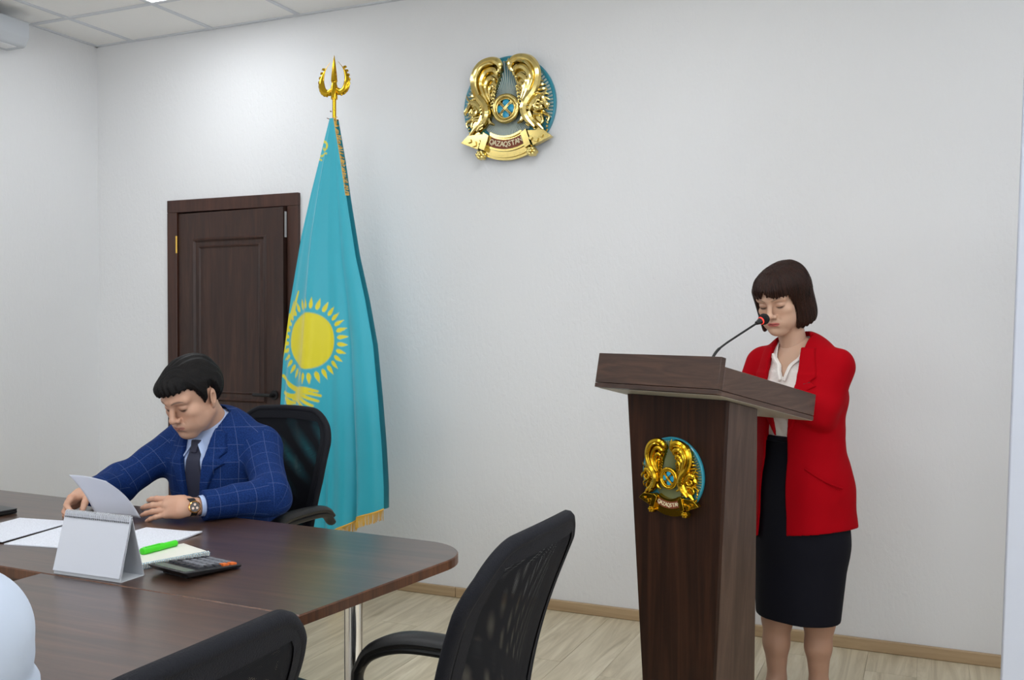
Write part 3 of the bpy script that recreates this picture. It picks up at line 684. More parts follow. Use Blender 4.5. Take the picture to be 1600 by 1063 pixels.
def stroke(P, r0, r1):
    global cov
    P = catmull([(a, b_, 0) for a, b_ in P], 6); n = len(P)
    for i in range(n-1):
        a, b_ = P[i], P[i+1]; e = b_-a; c = np.clip(((Xw-a[0])*e[0]+(Zw-a[1])*e[1])/(e@e+1e-12), 0, 1)
        r = r0+(r1-r0)*(i+c)/(n-1); cov = np.maximum(cov, sm(np.hypot(Xw-a[0]-e[0]*c, Zw-a[1]-e[1]*c)-r, .002))
# eagle below the sun: right wing spread, feathers at the tip; left wing rising round the sun
stroke([(-2.975, 1.13), (-2.94, 1.105), (-2.90, 1.078), (-2.86, 1.066), (-2.82, 1.068)], .008, .016)
for a, b_ in (((-2.83, 1.070), (-2.735, 1.062)), ((-2.84, 1.058), (-2.722, 1.040)), ((-2.86, 1.050), (-2.732, 1.014)), ((-2.87, 1.038), (-2.752, .992)), ((-2.89, 1.024), (-2.785, .980))):
    m_ = ((a[0]+b_[0])/2, (a[1]+b_[1])/2+.008); stroke([a, m_, b_], .013, .006)
stroke([(-2.96, 1.045), (-2.91, 1.032), (-2.86, 1.030)], .010, .014); stroke([(-2.95, 1.020), (-2.91, 1.002), (-2.875, 1.0)], .011, .007); stroke([(-2.93, .998), (-2.90, .982), (-2.86, .978)], .009, .005)
stroke([(-2.985, 1.20), (-2.965, 1.28), (-2.955, 1.35), (-2.93, 1.43)], .006, .010); stroke([(-2.905, 1.44), (-2.892, 1.49), (-2.87, 1.55)], .013, .005); stroke([(-2.93, 1.42), (-2.915, 1.47), (-2.905, 1.50)], .008, .004)
# ornament by the hoist edge
stroke([(-2.728, 2.285), (-2.707, 2.272), (-2.705, 2.252), (-2.717, 2.240), (-2.727, 2.249)], .006, .005); stroke([(-2.748, 2.215), (-2.732, 2.214), (-2.717, 2.224), (-2.706, 2.222)], .005, .004); stroke([(-2.756, 2.200), (-2.737, 2.192)], .005, .003)
cov *= (V[:, 2] < 2.36)
blue, yel = np.array(srgb(47, 174, 195)), np.array(srgb(228, 214, 24))
colr = (blue[None]*(1-cov[:, None]) + yel[None]*cov[:, None]).astype(np.float32)
ca = me.color_attributes.new('Col', 'FLOAT_COLOR', 'POINT'); ca.data.foreach_set('color', colr.ravel())
M_flag = attr_mat('flag_satin', .42, .3, spec=.45, bump=(900, .05))
link('cloth', me, M_flag, flag, smooth=True)
bk = MB().grid(lambda a, b_: (lambda q: (q[0], .012+.05*b_*math.sin(PI*a)+.022*b_*math.sin(2*PI*(2.3*a+.1)), q[2]))(front(a, b_)), 60, 60)
me = bk.mesh('rear_fold'); ca = me.color_attributes.new('Col', 'FLOAT_COLOR', 'POINT'); ca.data.foreach_set('color', np.tile(blue, len(me.vertices)).astype(np.float32))
link('rear_fold', me, M_flag, flag, smooth=True)
M_fringe = plain('golden_fringe', srgb(226, 176, 62), .55, sheen=.3)
fg = MB()
for s in np.linspace(0.0, .998, 260):
    p = np.array(front(s, 1.0)); l = .045+.008*random.random(); dx = random.uniform(-.006, .006)
    fg.add([p+(-.0018, -.002, .004), p+(.0018, -.002, .004), p+(.0018+dx, -.004, -l), p+(-.0018+dx, -.004, -l)], [(0, 1, 2, 3)])
ed = [front(1.0, t) for t in np.linspace(.0, .2, 70)]
for p in ed:
    p = np.array(p); l = .012+.012*random.random(); dz = random.uniform(-.016, .002)
    fg.add([p+(-.004, -.003, .0022), p+(-.004, -.003, -.0022), p+(l, -.003, dz-.0018), p+(l, -.003, dz+.0018)], [(0, 1, 2, 3)])
tag(fg.build('fringe', M_fringe, flag), kind='stuff')
MB().tube([front(s, 1.0) for s in np.linspace(0, 1, 90)], .004, 6).build('fringe_braid', M_fringe, flag, smooth=True)
tie = MB().tube([(-.012, -.012, 2.39), (.012, -.014, 2.385), (.014, .012, 2.39), (-.012, .014, 2.395), (-.014, -.012, 2.385)], .003, 6).tube([(-.012, -.012, 2.39), (-.03, -.02, 2.398)], .002, 6).tube([(-.01, -.010, 2.43), (-.016, -.012, 2.432)], .003, 6)
tie.build('tie_cord', plain('cord', srgb(120, 80, 50), .7), flag)

# ------------------------------------------------------------------ things on the tables
TZ = .75
def printed(name, per=.0085):
    m, N, L, P = newmat(name); P.inputs['Roughness'].default_value = .75
    tc = N.new('ShaderNodeTexCoord'); sp = N.new('ShaderNodeSeparateXYZ'); L.new(tc.outputs['Object'], sp.inputs[0])
    a = N.new('ShaderNodeMath'); a.operation = 'MULTIPLY'; a.inputs[1].default_value = 2*PI/per; L.new(sp.outputs['Y'], a.inputs[0])
    s_ = N.new('ShaderNodeMath'); s_.operation = 'SINE'; L.new(a.outputs[0], s_.inputs[0])
    mp = N.new('ShaderNodeMapping'); mp.inputs['Scale'].default_value = (260, 118, 1); L.new(tc.outputs['Object'], mp.inputs[0])
    nz = N.new('ShaderNodeTexNoise'); nz.inputs['Scale'].default_value = 1; nz.inputs['Detail'].default_value = 1; L.new(mp.outputs[0], nz.inputs['Vector'])
    g1 = N.new('ShaderNodeMath'); g1.operation = 'GREATER_THAN'; g1.inputs[1].default_value = .25; L.new(s_.outputs[0], g1.inputs[0])
    g2 = N.new('ShaderNodeMath'); g2.operation = 'GREATER_THAN'; g2.inputs[1].default_value = .47; L.new(nz.outputs['Fac'], g2.inputs[0])
    ml = N.new('ShaderNodeMath'); ml.operation = 'MULTIPLY'; L.new(g1.outputs[0], ml.inputs[0]); L.new(g2.outputs[0], ml.inputs[1])
    mx = N.new('ShaderNodeMix'); mx.data_type = 'RGBA'; mx.inputs['A'].default_value = srgb(220, 223, 232); mx.inputs['B'].default_value = srgb(202, 204, 213)
    L.new(ml.outputs[0], mx.inputs['Factor']); L.new(mx.outputs['Result'], P.inputs['Base Color'])
    return m
M_print = printed('printed_sheet')
def sheet(label, cx, cy, rz, w, h, z, curl=0, t=.0014, grp='printed sheets on the table'):
    o = MB().grid(lambda a, b_: ((a-.5)*w, (b_-.5)*h, curl*max(0, (a-.7)/.3)**2*max(0, (b_-.6)/.4)**2), 12, 14)
    n = len(o.v); top = list(o.v); fs = list(o.f)
    o = MB().add([(x, y, z_+t) for x, y, z_ in top] + top, fs + [tuple(n+i for i in reversed(f)) for f in fs])
    s = [i for i in range(13)] + [13*j+12 for j in range(1, 15)] + [13*14+i for i in range(11, -1, -1)] + [13*j for j in range(13, 0, -1)]
    o.add([o.v[i] for i in s] + [o.v[n+i] for i in s], [((k+1) % len(s), k, len(s)+k, len(s)+(k+1) % len(s)) for k in range(len(s))])
    ob = o.build('paper_sheet', M_print, smooth=True); ob.location = (cx, cy, z); ob.rotation_euler = (0, 0, rz)
    return tag(ob, label, 'paper', grp)
sheet('printed sheets lying between the desk calendar and the man\'s watch hand', -2.125, 2.128, math.radians(4), .21, .297, TZ+.0005, .004, .004)
sheet('printed sheet lying just left of the desk calendar', -2.375, 2.10, math.radians(10), .21, .297, TZ+.0005, 0, .003)
sheet('printed sheet at the left edge of the picture, beside the black laptop', -2.595, 2.075, math.radians(8.5), .21, .297, TZ+.0042, 0, .002)
# the laptop whose corner shows at the left edge
lp = thing('laptop', 'closed black laptop whose corner shows at the left edge', 'laptop', (-2.985, 2.18, TZ), math.radians(-6))
MB().prism(rounded([(-.16, -.115), (.16, -.115), (.16, .115), (-.16, .115)], [.012]*4, 4), .002, .011).build('body', M_black, lp, bevel=.002)
MB().prism(rounded([(-.16, -.115), (.16, -.115), (.16, .115), (-.16, .115)], [.012]*4, 4), .0118, .018).build('lid', plain('laptop_lid', srgb(38, 38, 42), .35), lp, bevel=.002)
# tent calendar
cal = thing('desk_calendar', 'white tent desk calendar with a wire binding, standing by the table seam', 'calendar', (-1.94, 1.803, TZ), math.radians(0.5))
hw_, D_, Hc = .1125, .040, .155
def leafp(x, t, side, off=0.0):   # t 0 bottom .. 1 ridge
    return (x, side*(D_*(1-t)) + side*off, .0015+Hc*t)
cm = MB()
for side in (-1, 1):
    for off, x0, x1, t0 in ((0, -hw_, hw_, 0.0),):
        a = [leafp(x0, t0, side), leafp(x1, t0, side), leafp(x1, 1, side), leafp(x0, 1, side)]; th = .0018
        bq = [(x, y-side*th, z) for x, y, z in a]
        cm.add(a+bq, [(0, 1, 2, 3), (7, 6, 5, 4), (0, 4, 5, 1), (1, 5, 6, 2), (2, 6, 7, 3), (3, 7, 4, 0)])
cm.box((-hw_, -D_+.002, .0), (hw_, D_-.002, .0016))
cm.build('stand', M_card, cal)
pg = MB(); a = [leafp(-hw_+.001, .06, -1, .0012), leafp(hw_-.001, .06, -1, .0012), leafp(hw_-.001, 1, -1, .0012), leafp(-hw_+.001, 1, -1, .0012)]
pg.add(a + [(x, y-.004*(1-z/Hc)-.001, z) for x, y, z in a], [(0, 3, 2, 1), (4, 5, 6, 7), (0, 1, 5, 4), (1, 2, 6, 5), (2, 3, 7, 6), (3, 0, 4, 7)])
pg.build('page_block', M_paper, cal)
rg = MB()
for x in np.linspace(-hw_+.006, hw_-.006, 34):
    rg.tube([(x+.001*math.sin(a), .0065*math.cos(a)-.001, Hc-.003+.0075*math.sin(a)) for a in np.linspace(0, 2*PI, 9)], .0009, 5)
tag(rg.build('wire_binding', plain('white_wire', srgb(200, 202, 206), .35, .3), cal), kind='stuff')
hm = MB()
for x in np.linspace(-hw_+.006, hw_-.006, 34): hm.box((x-.0016, -.0085, Hc-.0145), (x+.0016, -.0055, Hc-.0105))
tag(hm.build('punched_holes', plain('hole_shadow', srgb(120, 122, 126), .8), cal), kind='stuff')
# spiral notebook
nb = thing('notebook', 'white spiral notebook under the green highlighter', 'notebook', (-1.905, 2.0, TZ), math.radians(-20))
MB().box((-.085, -.105, .0), (.066, .095, .0012)).build('back_cover', M_card, nb)
MB().box((-.084, -.104, .0013), (.065, .094, .011)).build('page_block', plain('cream_paper', srgb(232, 230, 222), .8), nb, bevel=.001)
MB().box((-.085, -.105, .0112), (.066, .095, .0125)).build('front_cover', plain('pale_cover', srgb(226, 224, 214), .55), nb)
rg = MB()
for y in np.linspace(-.098, .088, 30):
    rg.tube([(.067+.0085*math.cos(a), y+.001*math.sin(a), .0085+.0085*math.sin(a)) for a in np.linspace(0, 2*PI, 9)], .0011, 5)
tag(rg.build('spiral_binding', plain('steel_wire', srgb(160, 185, 200), .3, .7), nb), kind='stuff')
# highlighter
M_green = plain('fluorescent_green', srgb(66, 214, 30), .35)
hl = thing('highlighter', 'bright green highlighter pen lying on the notebook', 'pen', (-1.952, 2.025, TZ+.0126), 0)
def along(t, n=12): return t
MB().tube([(.006, .062, .0085), (.004, .058, .0085), (-.002, -.005, .0085)], [.005, .0098, .0098], 14, flat=.9).build('barrel', M_green, hl, smooth=True)
MB().tube([(-.0005, .012, .009), (-.006, -.05, .009), (-.0066, -.058, .009), (-.0068, -.060, .009)], [.0110, .0120, .0102, .006], 14, flat=.9).build('cap', M_green, hl, smooth=True)
MB().hexa([(-.0045, -.05, .017), (.0015, -.05, .017), (.004, .0, .017), (-.002, .0, .017), (-.0045, -.05, .0205), (.0015, -.05, .0205), (.004, 0, .0205), (-.002, 0, .0205)]).build('clip', M_green, hl, bevel=.001)
MB().tube([(-.0058, -.02, .0088), (-.0044, -.006, .0088)], .0107, 14, flat=.92).build('label_band', plain('dark_label', srgb(40, 70, 52), .5), hl, smooth=True)
# desk calculator, turned towards the man
ca_ = thing('calculator', 'black desk calculator with grey and orange keys on the table', 'calculator', (-1.742, 1.925, TZ), math.radians(168))
def cz(y): return .010 + (y+.095)*.085          # body rises towards the display end
bd = MB(); hx, y0, y1 = .078, -.095, .085
bd.hexa([(-hx+.006, y0, .002), (hx-.006, y0, .002), (hx-.004, y1-.02, .008), (-hx+.004, y1-.02, .008), (-hx, y0, cz(y0)), (hx, y0, cz(y0)), (hx, y1, cz(y1)), (-hx, y1, cz(y1))])
bd.build('body', plain('calculator_black', srgb(26, 27, 30), .35), ca_, bevel=.004, seg=3)
MB().hexa([(-.05, y1-.05, .001), (.05, y1-.05, .001), (.05, y1-.03, .001), (-.05, y1-.03, .001), (-.05, y1-.05, .010), (.05, y1-.05, .010), (.05, y1-.03, .012), (-.05, y1-.03, .012)]).build('rear_foot', M_black, ca_)
def onface(x0, x1, ya, yb, h): return MB().hexa([(x0, ya, cz(ya)-.001), (x1, ya, cz(ya)-.001), (x1, yb, cz(yb)-.001), (x0, yb, cz(yb)-.001), (x0+.001, ya+.001, cz(ya)+h), (x1-.001, ya+.001, cz(ya)+h), (x1-.001, yb-.001, cz(yb)+h), (x0+.001, yb-.001, cz(yb)+h)])
onface(-.066, .066, .042, .072, .0008).build('display', plain('lcd_grey_green', srgb(112, 124, 112), .2), ca_)
M_keyg = plain('key_grey', srgb(120, 122, 128), .45); M_keyd = plain('key_dark', srgb(48, 49, 54), .45); M_keyo = plain('key_orange', srgb(226, 110, 40), .45)
kx = np.linspace(-.066, .066, 7)
for r_ in range(5):
    ya = -.088 + r_*.0245
    for c_ in range(6):
        orange = (c_ == 0 and r_ in (0, 1))
        dark = (r_ == 4 or c_ >= 5 or (c_ == 0 and not orange))
        onface(kx[c_]+.002, kx[c_+1]-.002, ya, ya+.0185, .0045).build('key', M_keyo if orange else M_keyd if dark else M_keyg, ca_)
# the sheet held by the man
def held(a, b_):
    P00, P10, P11, P01 = [np.array(p) for p in ((-2.512, 2.325, .757), (-2.345, 2.352, .758), (-2.352, 2.214, .900), (-2.527, 2.231, .905))]
    p = (P00*(1-a)+P10*a)*(1-b_) + (P01*(1-a)+P11*a)*b_
    return p + np.array((0, .010, .009))*math.sin(PI*b_)*(.6+.4*a) + np.array((0, -.004, .006))*math.sin(PI*a)
hs_ = MB().grid(held, 16, 16); 
o = hs_.build('paper_sheet', plain('held_sheet', srgb(226, 229, 240), .75), smooth=True); md = o.modifiers.new('thickness', 'SOLIDIFY'); md.thickness = .0005
tag(o, 'white sheet held up in the hands of the man in blue', 'paper', 'printed sheets on the table')

# ------------------------------------------------------------------ figures: signed-distance modelling, one surface for each body or garment
class Field:
    def __init__(s, lo, hi, h):
        s.lo = np.array(lo, float); s.h = h; s.n = np.ceil((np.array(hi, float)-s.lo)/h).astype(int)+1
        s.a = np.full(s.n, .5, np.float32)
    def sub(s, lo, hi):
        i0 = np.clip(np.floor((np.array(lo)-s.lo)/s.h).astype(int), 0, s.n-1); i1 = np.clip(np.ceil((np.array(hi)-s.lo)/s.h).astype(int)+1, 1, s.n)
        if np.any(i1 <= i0): return None
        sl = tuple(slice(a, b_) for a, b_ in zip(i0, i1))
        X, Y, Z = [(s.lo[d]+s.h*np.arange(i0[d], i1[d])).astype(np.float32) for d in range(3)]
        return sl, X[:, None, None], Y[None, :, None], Z[None, None, :]
    def add(s, prim, k=0.0, m=.03):
        f, lo, hi = prim; r = s.sub(np.array(lo)-m-k, np.array(hi)+m+k)
        if r is None: return s
        sl, X, Y, Z = r; s.a[sl] = smin(s.a[sl], f(X, Y, Z).astype(np.float32), k); return s
    def cut(s, prim, k=0.0, m=.03):
        f, lo, hi = prim; r = s.sub(np.array(lo)-m-k, np.array(hi)+m+k)
        if r is None: return s
        sl, X, Y, Z = r; s.a[sl] = -smin(-s.a[sl], f(X, Y, Z).astype(np.float32), k); return s
    def grid(s): return s.sub(s.lo, s.lo+s.h*(s.n-1))[1:]
    def tri(s):
        a = s.a; a = a.copy()
        for d in range(3):       # close the surface at the box faces
            ix = [slice(None)]*3; ix[d] = 0; a[tuple(ix)] = np.maximum(a[tuple(ix)], 1e-3); ix[d] = -1; a[tuple(ix)] = np.maximum(a[tuple(ix)], 1e-3)
        S = a < 0; nx, ny, nz = a.shape
        c = np.zeros((nx-1, ny-1, nz-1), np.uint8)
        for o in np.ndindex(2, 2, 2): c += S[o[0]:nx-1+o[0], o[1]:ny-1+o[1], o[2]:nz-1+o[2]]
        act = (c > 0) & (c < 8); I = np.argwhere(act); mp = np.full(c.shape, -1, np.int32); mp[act] = np.arange(len(I))
        acc = np.zeros((len(I), 3)); cnt = np.zeros(len(I))
        cor = list(np.ndindex(2, 2, 2)); val = {o: a[I[:, 0]+o[0], I[:, 1]+o[1], I[:, 2]+o[2]] for o in cor}
        for o in cor:
            for d in range(3):
                if o[d]: continue
                p = list(o); p[d] = 1; p = tuple(p); v0, v1 = val[o], val[p]; m = (v0 < 0) != (v1 < 0)
                t = v0[m]/(v0[m]-v1[m]); q = np.tile(np.array(o, float), (m.sum(), 1)); q[:, d] = t; acc[m] += q; cnt[m] += 1
        V = s.lo + s.h*(I+acc/cnt[:, None])
        Q = []
        for d in range(3):
            e, f = (d+1) % 3, (d+2) % 3
            a0 = [slice(None)]*3; a1 = [slice(None)]*3; a0[d] = slice(0, -1); a1[d] = slice(1, None)
            df = S[tuple(a0)] != S[tuple(a1)]; E = np.argwhere(df)
            E = E[(E[:, e] > 0) & (E[:, f] > 0) & (E[:, e] < a.shape[e]-1) & (E[:, f] < a.shape[f]-1)]
            def cell(de, df_):
                k = E.copy(); k[:, e] -= de; k[:, f] -= df_; return mp[k[:, 0], k[:, 1], k[:, 2]]
            q = np.stack([cell(1, 1), cell(0, 1), cell(0, 0), cell(1, 0)], 1)
            ins = S[E[:, 0], E[:, 1], E[:, 2]]; q[~ins] = q[~ins][:, ::-1]; Q.append(q)
        Q = np.concatenate(Q); return V, Q[(Q >= 0).all(1)]
def smin(a, b, k):
    if k <= 0: return np.minimum(a, b)
    h = np.maximum(k-np.abs(a-b), 0)/k
    return np.minimum(a, b) - h*h*k*.25
def smax(a, b, k): return -smin(-a, -b, k)
def cone(a, b, ra, rb, n=None, s=1.0):
    """tapered capsule; with n (unit vector) and s > 1 the section is s times thinner along n"""
    a, b = np.array(a, float), np.array(b, float); e = b-a; L2 = e @ e + 1e-12; R = max(ra, rb)
    def f(X, Y, Z):
        x, y, z = X-a[0], Y-a[1], Z-a[2]; t = np.clip((x*e[0]+y*e[1]+z*e[2])/L2, 0, 1)
        x, y, z = x-e[0]*t, y-e[1]*t, z-e[2]*t; r = ra+(rb-ra)*t; q = x*x+y*y+z*z
        if n is None or s == 1: return np.sqrt(q)-r
        w = (x*n[0]+y*n[1]+z*n[2])**2
        E = np.sqrt(q+(s*s-1)*w)+1e-6; return (E-r)*E/np.sqrt(q+(s**4-1)*w+1e-9)
    return f, np.minimum(a, b)-R, np.maximum(a, b)+R
def ell(c, r, R=None):
    c, r = np.array(c, float), np.array(r, float)
    def f(X, Y, Z):
        x, y, z = X-c[0], Y-c[1], Z-c[2]
        if R is not None: x, y, z = [R[0][i]*x+R[1][i]*y+R[2][i]*z for i in range(3)]
        k0 = np.sqrt((x/r[0])**2+(y/r[1])**2+(z/r[2])**2); k1 = np.sqrt((x/r[0]**2)**2+(y/r[1]**2)**2+(z/r[2]**2)**2)
        return k0*(k0-1)/(k1+1e-6)
    m = max(r) if R is not None else r
    return f, c-m, c+m
def chain(pts, rad, n=None, s=1.0):
    return [cone(pts[i], pts[i+1], rad[i], rad[i+1], n, s) for i in range(len(pts)-1)]
def ev(prims, X, Y, Z, k):
    d = None
    for p in prims:
        q = p[0](X, Y, Z); d = q if d is None else smin(d, q, k)
    return d
def poly2(P):   # signed distance to a polygon in x,z
    def f(x, z): 
        x, z = np.broadcast_arrays(x, z); return poly_sd(x, z, P)
    return f
def wob(X, Y, Z, fr, seed=0, n=5):
    g = np.random.default_rng(seed); out = 0
    for i in range(n):
        k = g.normal(size=3); k *= fr*(.6+.8*g.random())/np.linalg.norm(k); out = out + np.sin(k[0]*X+k[1]*Y+k[2]*Z+g.random()*6.3)
    return out/n
def meshvq(name, V, Q, mat=None, parent=None, col=None, smooth=True):
    me = bpy.data.meshes.new(name); me.vertices.add(len(V)); me.vertices.foreach_set('co', np.asarray(V, np.float32).ravel())
    me.loops.add(Q.size); me.loops.foreach_set('vertex_index', Q.astype(np.int32).ravel()); me.polygons.add(len(Q))
    me.polygons.foreach_set('loop_start', np.arange(0, Q.size, 4, dtype=np.int32)); me.polygons.foreach_set('loop_total', np.full(len(Q), 4, np.int32))
    me.update(calc_edges=True); me.validate()
    if col is not None:
        ca = me.color_attributes.new('Col', 'FLOAT_COLOR', 'POINT'); c = np.ones((len(V), 4), np.float32); c[:, :3] = col[:, :3]; ca.data.foreach_set('color', c.ravel())
    return link(name, me, mat, parent, smooth)
def joinvq(parts):
    V = []; Q = []; Cc = []; n = 0
    for v, q, c in parts: V.append(v); Q.append(q+n); Cc.append(c); n += len(v)
    return np.concatenate(V), np.concatenate(Q), np.concatenate(Cc)
def rotm(yaw, pit, rol):
    c, s = math.cos, math.sin
    Rz = np.array([[c(yaw), -s(yaw), 0], [s(yaw), c(yaw), 0], [0, 0, 1]]); Rx = np.array([[1, 0, 0], [0, c(pit), -s(pit)], [0, s(pit), c(pit)]]); Ry = np.array([[c(rol), 0, s(rol)], [0, 1, 0], [-s(rol), 0, c(rol)]])
    return Rz @ Rx @ Ry
rad = math.radians
lerp3 = lambda a, b, t: np.array(a)[None, :3]*(1-t[:, None]) + np.array(b)[None, :3]*t[:, None]

def head(kind, neck_a, neck_b, neck_r, skin, lip, h=.0017, extra=(), lids=.55):
    """skull, face and neck in head space (face towards -Y); neck_a/b in the same space. Returns V, Q, colour"""
    F = Field((-.125, -.145, -.235), (.125, .145, .135), h); woman = kind == 'woman'
    J = .89 if woman else 1.0
    F.add(ell((0, .018, .035), (.076, .095, .086)))
    F.add(ell((0, -.026, -.036), (.0625*J, .061, .078)), .035)
    F.add(ell((0, -.030, .045), (.062, .066, .05)), .03)
    for s in (-1, 1):
        F.add(cone((s*.056*J, .004, -.052), (s*.022*J, -.064, -.099), .0165, .0155), .022)      # jaw
        F.add(ell((s*.044, -.060, -.020), (.022, .022, .019)), .022)                          # cheek
        F.add(cone((s*.012, -.092, .026), (s*.048, -.074, .026), .010, .010), .018)           # brow
        F.add(ell((s*.030, -.066, -.066), (.020, .022, .024)), .022)
    for s in (-1, 1): F.add(ell((s*.038*J, -.044, -.052), (.024, .028, .034)), .03)
    F.add(ell((0, -.076, -.100), (.024*J, .019, .017)), .025)                                 # chin
    for s in (-1, 1):
        F.cut(ell((s*.033, -.106, .006), (.020, .0195, .0125)), .010)
        F.add(ell((s*.033, -.0765, .003), (.0165, .0135, .0125)), .006)                       # lidded eye
        F.cut(cone((s*.021, -.0925, -.0035), (s*.046, -.0845, -.003), .0016, .0012), .002)    # lash line
        F.cut(cone((s*.020, -.0945, .0125), (s*.047, -.0845, .0115), .0016, .0012), .004)     # lid crease
    F.add(cone((0, -.091, .016), (0, -.110, -.027), .0075, .0100), .012)                      # nose
    F.add(ell((0, -.1115, -.033), (.0125, .0110, .0100)), .007)
    for s in (-1, 1):
        F.add(ell((s*.0145, -.098, -.037), (.0085, .0115, .0085)), .006)
        F.cut(ell((s*.007, -.111, -.0440), (.0038, .0055, .003)), .003)
        F.cut(cone((s*.020, -.096, -.040), (s*.031, -.085, -.064), .0018, .0015), .010)       # fold beside the mouth
    F.add(ell((0, -.078, -.066), (.034, .021, .022)), .016)                                   # mouth mound
    F.add(cone((-.017, -.0915, -.0635), (0, -.0985, -.0615), .0042, .0058), .006); F.add(cone((0, -.0985, -.0615), (.017, -.0915, -.0635), .0058, .0042), .006)
    F.add(cone((-.013, -.092, -.0725), (.013, -.092, -.0725), .0065, .0065), .006)
    F.cut(cone((-.022, -.0925, -.0675), (0, -.1035, -.0668), .0013, .0016), .0025); F.cut(cone((0, -.1035, -.0668), (.022, -.0925, -.0675), .0016, .0013), .0025)
    F.cut(ell((0, -.101, -.0845), (.017, .007, .006)), .010)
    for s in (-1, 1):                                                                          # ears
        R = rotm(s*rad(22), rad(-8), s*rad(8))
        F.add(ell((s*.0785, .014, -.008), (.0075, .018, .031), R), .006); F.cut(ell((s*.086, .009, -.006), (.006, .009, .016), R), .005)
        F.add(ell((s*.0755, .006, -.033), (.006, .008, .010), R), .005)
    F.add(cone(neck_a, neck_b, neck_r, neck_r*1.06), .03)
    for p, k in extra: F.add(p, k)
    V, Q = F.tri(); x, y, z = V.T; ax = np.abs(x)
    t = .5+.5*wob(x, y, z, 60, 3)
    C_ = lerp3(skin, np.array(skin[:3])*np.array((.93, .88, .86)), t*.5)
    def blend(mask, c, a=1.0):
        nonlocal C_; m = np.clip(mask, 0, 1)[:, None]*a; C_ = C_*(1-m) + np.array(c)[None, :3]*m
    g = lambda d, w: np.clip(1-d/w, 0, 1)
    front_ = (y < -.05)
    blend(front_*g(np.hypot((ax-.035)/1.5, z+.034), .022), np.array(skin[:3])*np.array((1.0, .80, .76)), .35)     # cheeks
    blend(front_*g(np.hypot(x, z+.034), .014), np.array(skin[:3])*np.array((1.0, .80, .76)), .3)
    lipm = front_*g(np.abs(z+.0668+.0009*(ax/.01)**1.2*0)/(.0105*np.sqrt(np.clip(1-(ax/.0245)**2, 0, 1))+1e-4), 1.0)
    blend(np.clip(lipm*2.2, 0, 1), lip, .85)
    blend(front_*g(np.abs(z+.0672), .0019)*(ax < .021), np.array(lip[:3])*.35, .8)
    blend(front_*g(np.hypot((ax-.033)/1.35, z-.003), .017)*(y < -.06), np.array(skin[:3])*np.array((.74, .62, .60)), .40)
    ez_ = -.0040 - .0030*np.clip(1-((ax-.033)/.015)**2, 0, 1)
    blend(front_*np.clip(g(np.abs(z-ez_), .0042)*1.6, 0, 1)*np.clip(1.25-((ax-.0335)/.0155)**2, 0, 1)*(y < -.068), (.018, .013, .012), .92)      # lashes
    blend(front_*np.clip(g(np.abs(z-ez_+.0045), .0030)*1.4, 0, 1)*np.clip(1.1-((ax-.0335)/.013)**2, 0, 1)*(y < -.068), (.10, .07, .06), .45)
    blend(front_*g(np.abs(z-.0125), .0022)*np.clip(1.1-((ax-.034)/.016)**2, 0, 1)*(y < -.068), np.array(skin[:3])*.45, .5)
    bz = .0235 + .0055*np.clip(1-((ax-.034)/.022)**2, 0, 1) if not woman else .0225 + .0055*np.clip(1-((ax-.036)/.020)**2, 0, 1)
    bw = (.0046 if not woman else .0034)
    blend(front_*np.clip(g(np.abs(z-bz), bw*np.clip(1.15-((ax-.030)/.022)**2, .05, 1))*1.5, 0, 1)*(ax > .011)*(ax < .053), (.03, .022, .02), .72 if not woman else .5)
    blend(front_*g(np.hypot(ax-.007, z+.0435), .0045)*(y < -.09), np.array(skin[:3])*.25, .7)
    if not woman:
        blend((y < -.045)*g(np.abs(z+.085), .045)*(ax < .06), np.array(skin[:3])*np.array((.72, .74, .76)), .35)
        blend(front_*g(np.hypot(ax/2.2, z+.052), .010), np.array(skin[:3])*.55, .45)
    return V, Q, C_

def hand_prims(wr, f, n, side, curls, spread=(.12, .03, -.06, -.16), thumb=None, sc=1.0, arm=None):
    """wr wrist point, f towards the fingers, n out of the back of the hand, side +1 when the thumb lies along n x f"""
    wr, f, n = [np.array(v, float) for v in (wr, f, n)]; f /= np.linalg.norm(f); n -= f*(n @ f); n /= np.linalg.norm(n); sd = np.cross(n, f)*side
    P = lambda a, b_, c: wr + sc*(f*a + sd*b_ + n*c)
    out = []
    if arm is not None: out.append((cone(arm, wr, .030, .0265, n, 1.25), .012))
    out += [(cone(P(0, 0, 0), P(.04, 0, .002), .029*sc, .036*sc, n, 1.9), .012), (cone(P(.04, .016, .002), P(.084, .026, .002), .020*sc, .0135*sc), .014), (cone(P(.04, 0, .003), P(.086, .004, .003), .021*sc, .0135*sc), .014), (cone(P(.035, -.014, .002), P(.080, -.024, .0), .020*sc, .0125*sc), .014), (cone(P(.02, .02, -.008), P(.055, .026, -.010), .015*sc, .013*sc), .012)]
    tips = []
    L = ((.043, .026, .021), (.047, .030, .022), (.044, .028, .022), (.035, .021, .019)); off = (.0275, .0095, -.0085, -.0245); base = (.086, .090, .087, .080); r0 = (.0098, .0100, .0095, .0084)
    for i in range(4):
        p = P(base[i], off[i], .001); a = 0.0; d0 = f*math.cos(spread[i]) + sd*math.sin(spread[i])
        for j in range(3):
            a += curls[i][j]; d = d0*math.cos(a) - n*math.sin(a); q = p + sc*L[i][j]*d
            out.append((cone(p, q, r0[i]*sc*(1-.1*j), r0[i]*sc*(.92-.1*j)), .004)); p = q
        tips.append((p, d0*math.cos(a)-n*math.sin(a), d0*math.sin(a)+n*math.cos(a), r0[i]*sc*.72))
    th = thumb or [(.022, .026, -.012), (.052, .050, -.020), (.078, .058, -.026), (.100, .060, -.028)]
    q = [P(*t) for t in th]
    for j in range(3): out.append((cone(q[j], q[j+1], (.0145, .0118, .0105)[j]*sc, (.0115, .0108, .0088)[j]*sc), .008 if j == 0 else .004))
    return out, tips
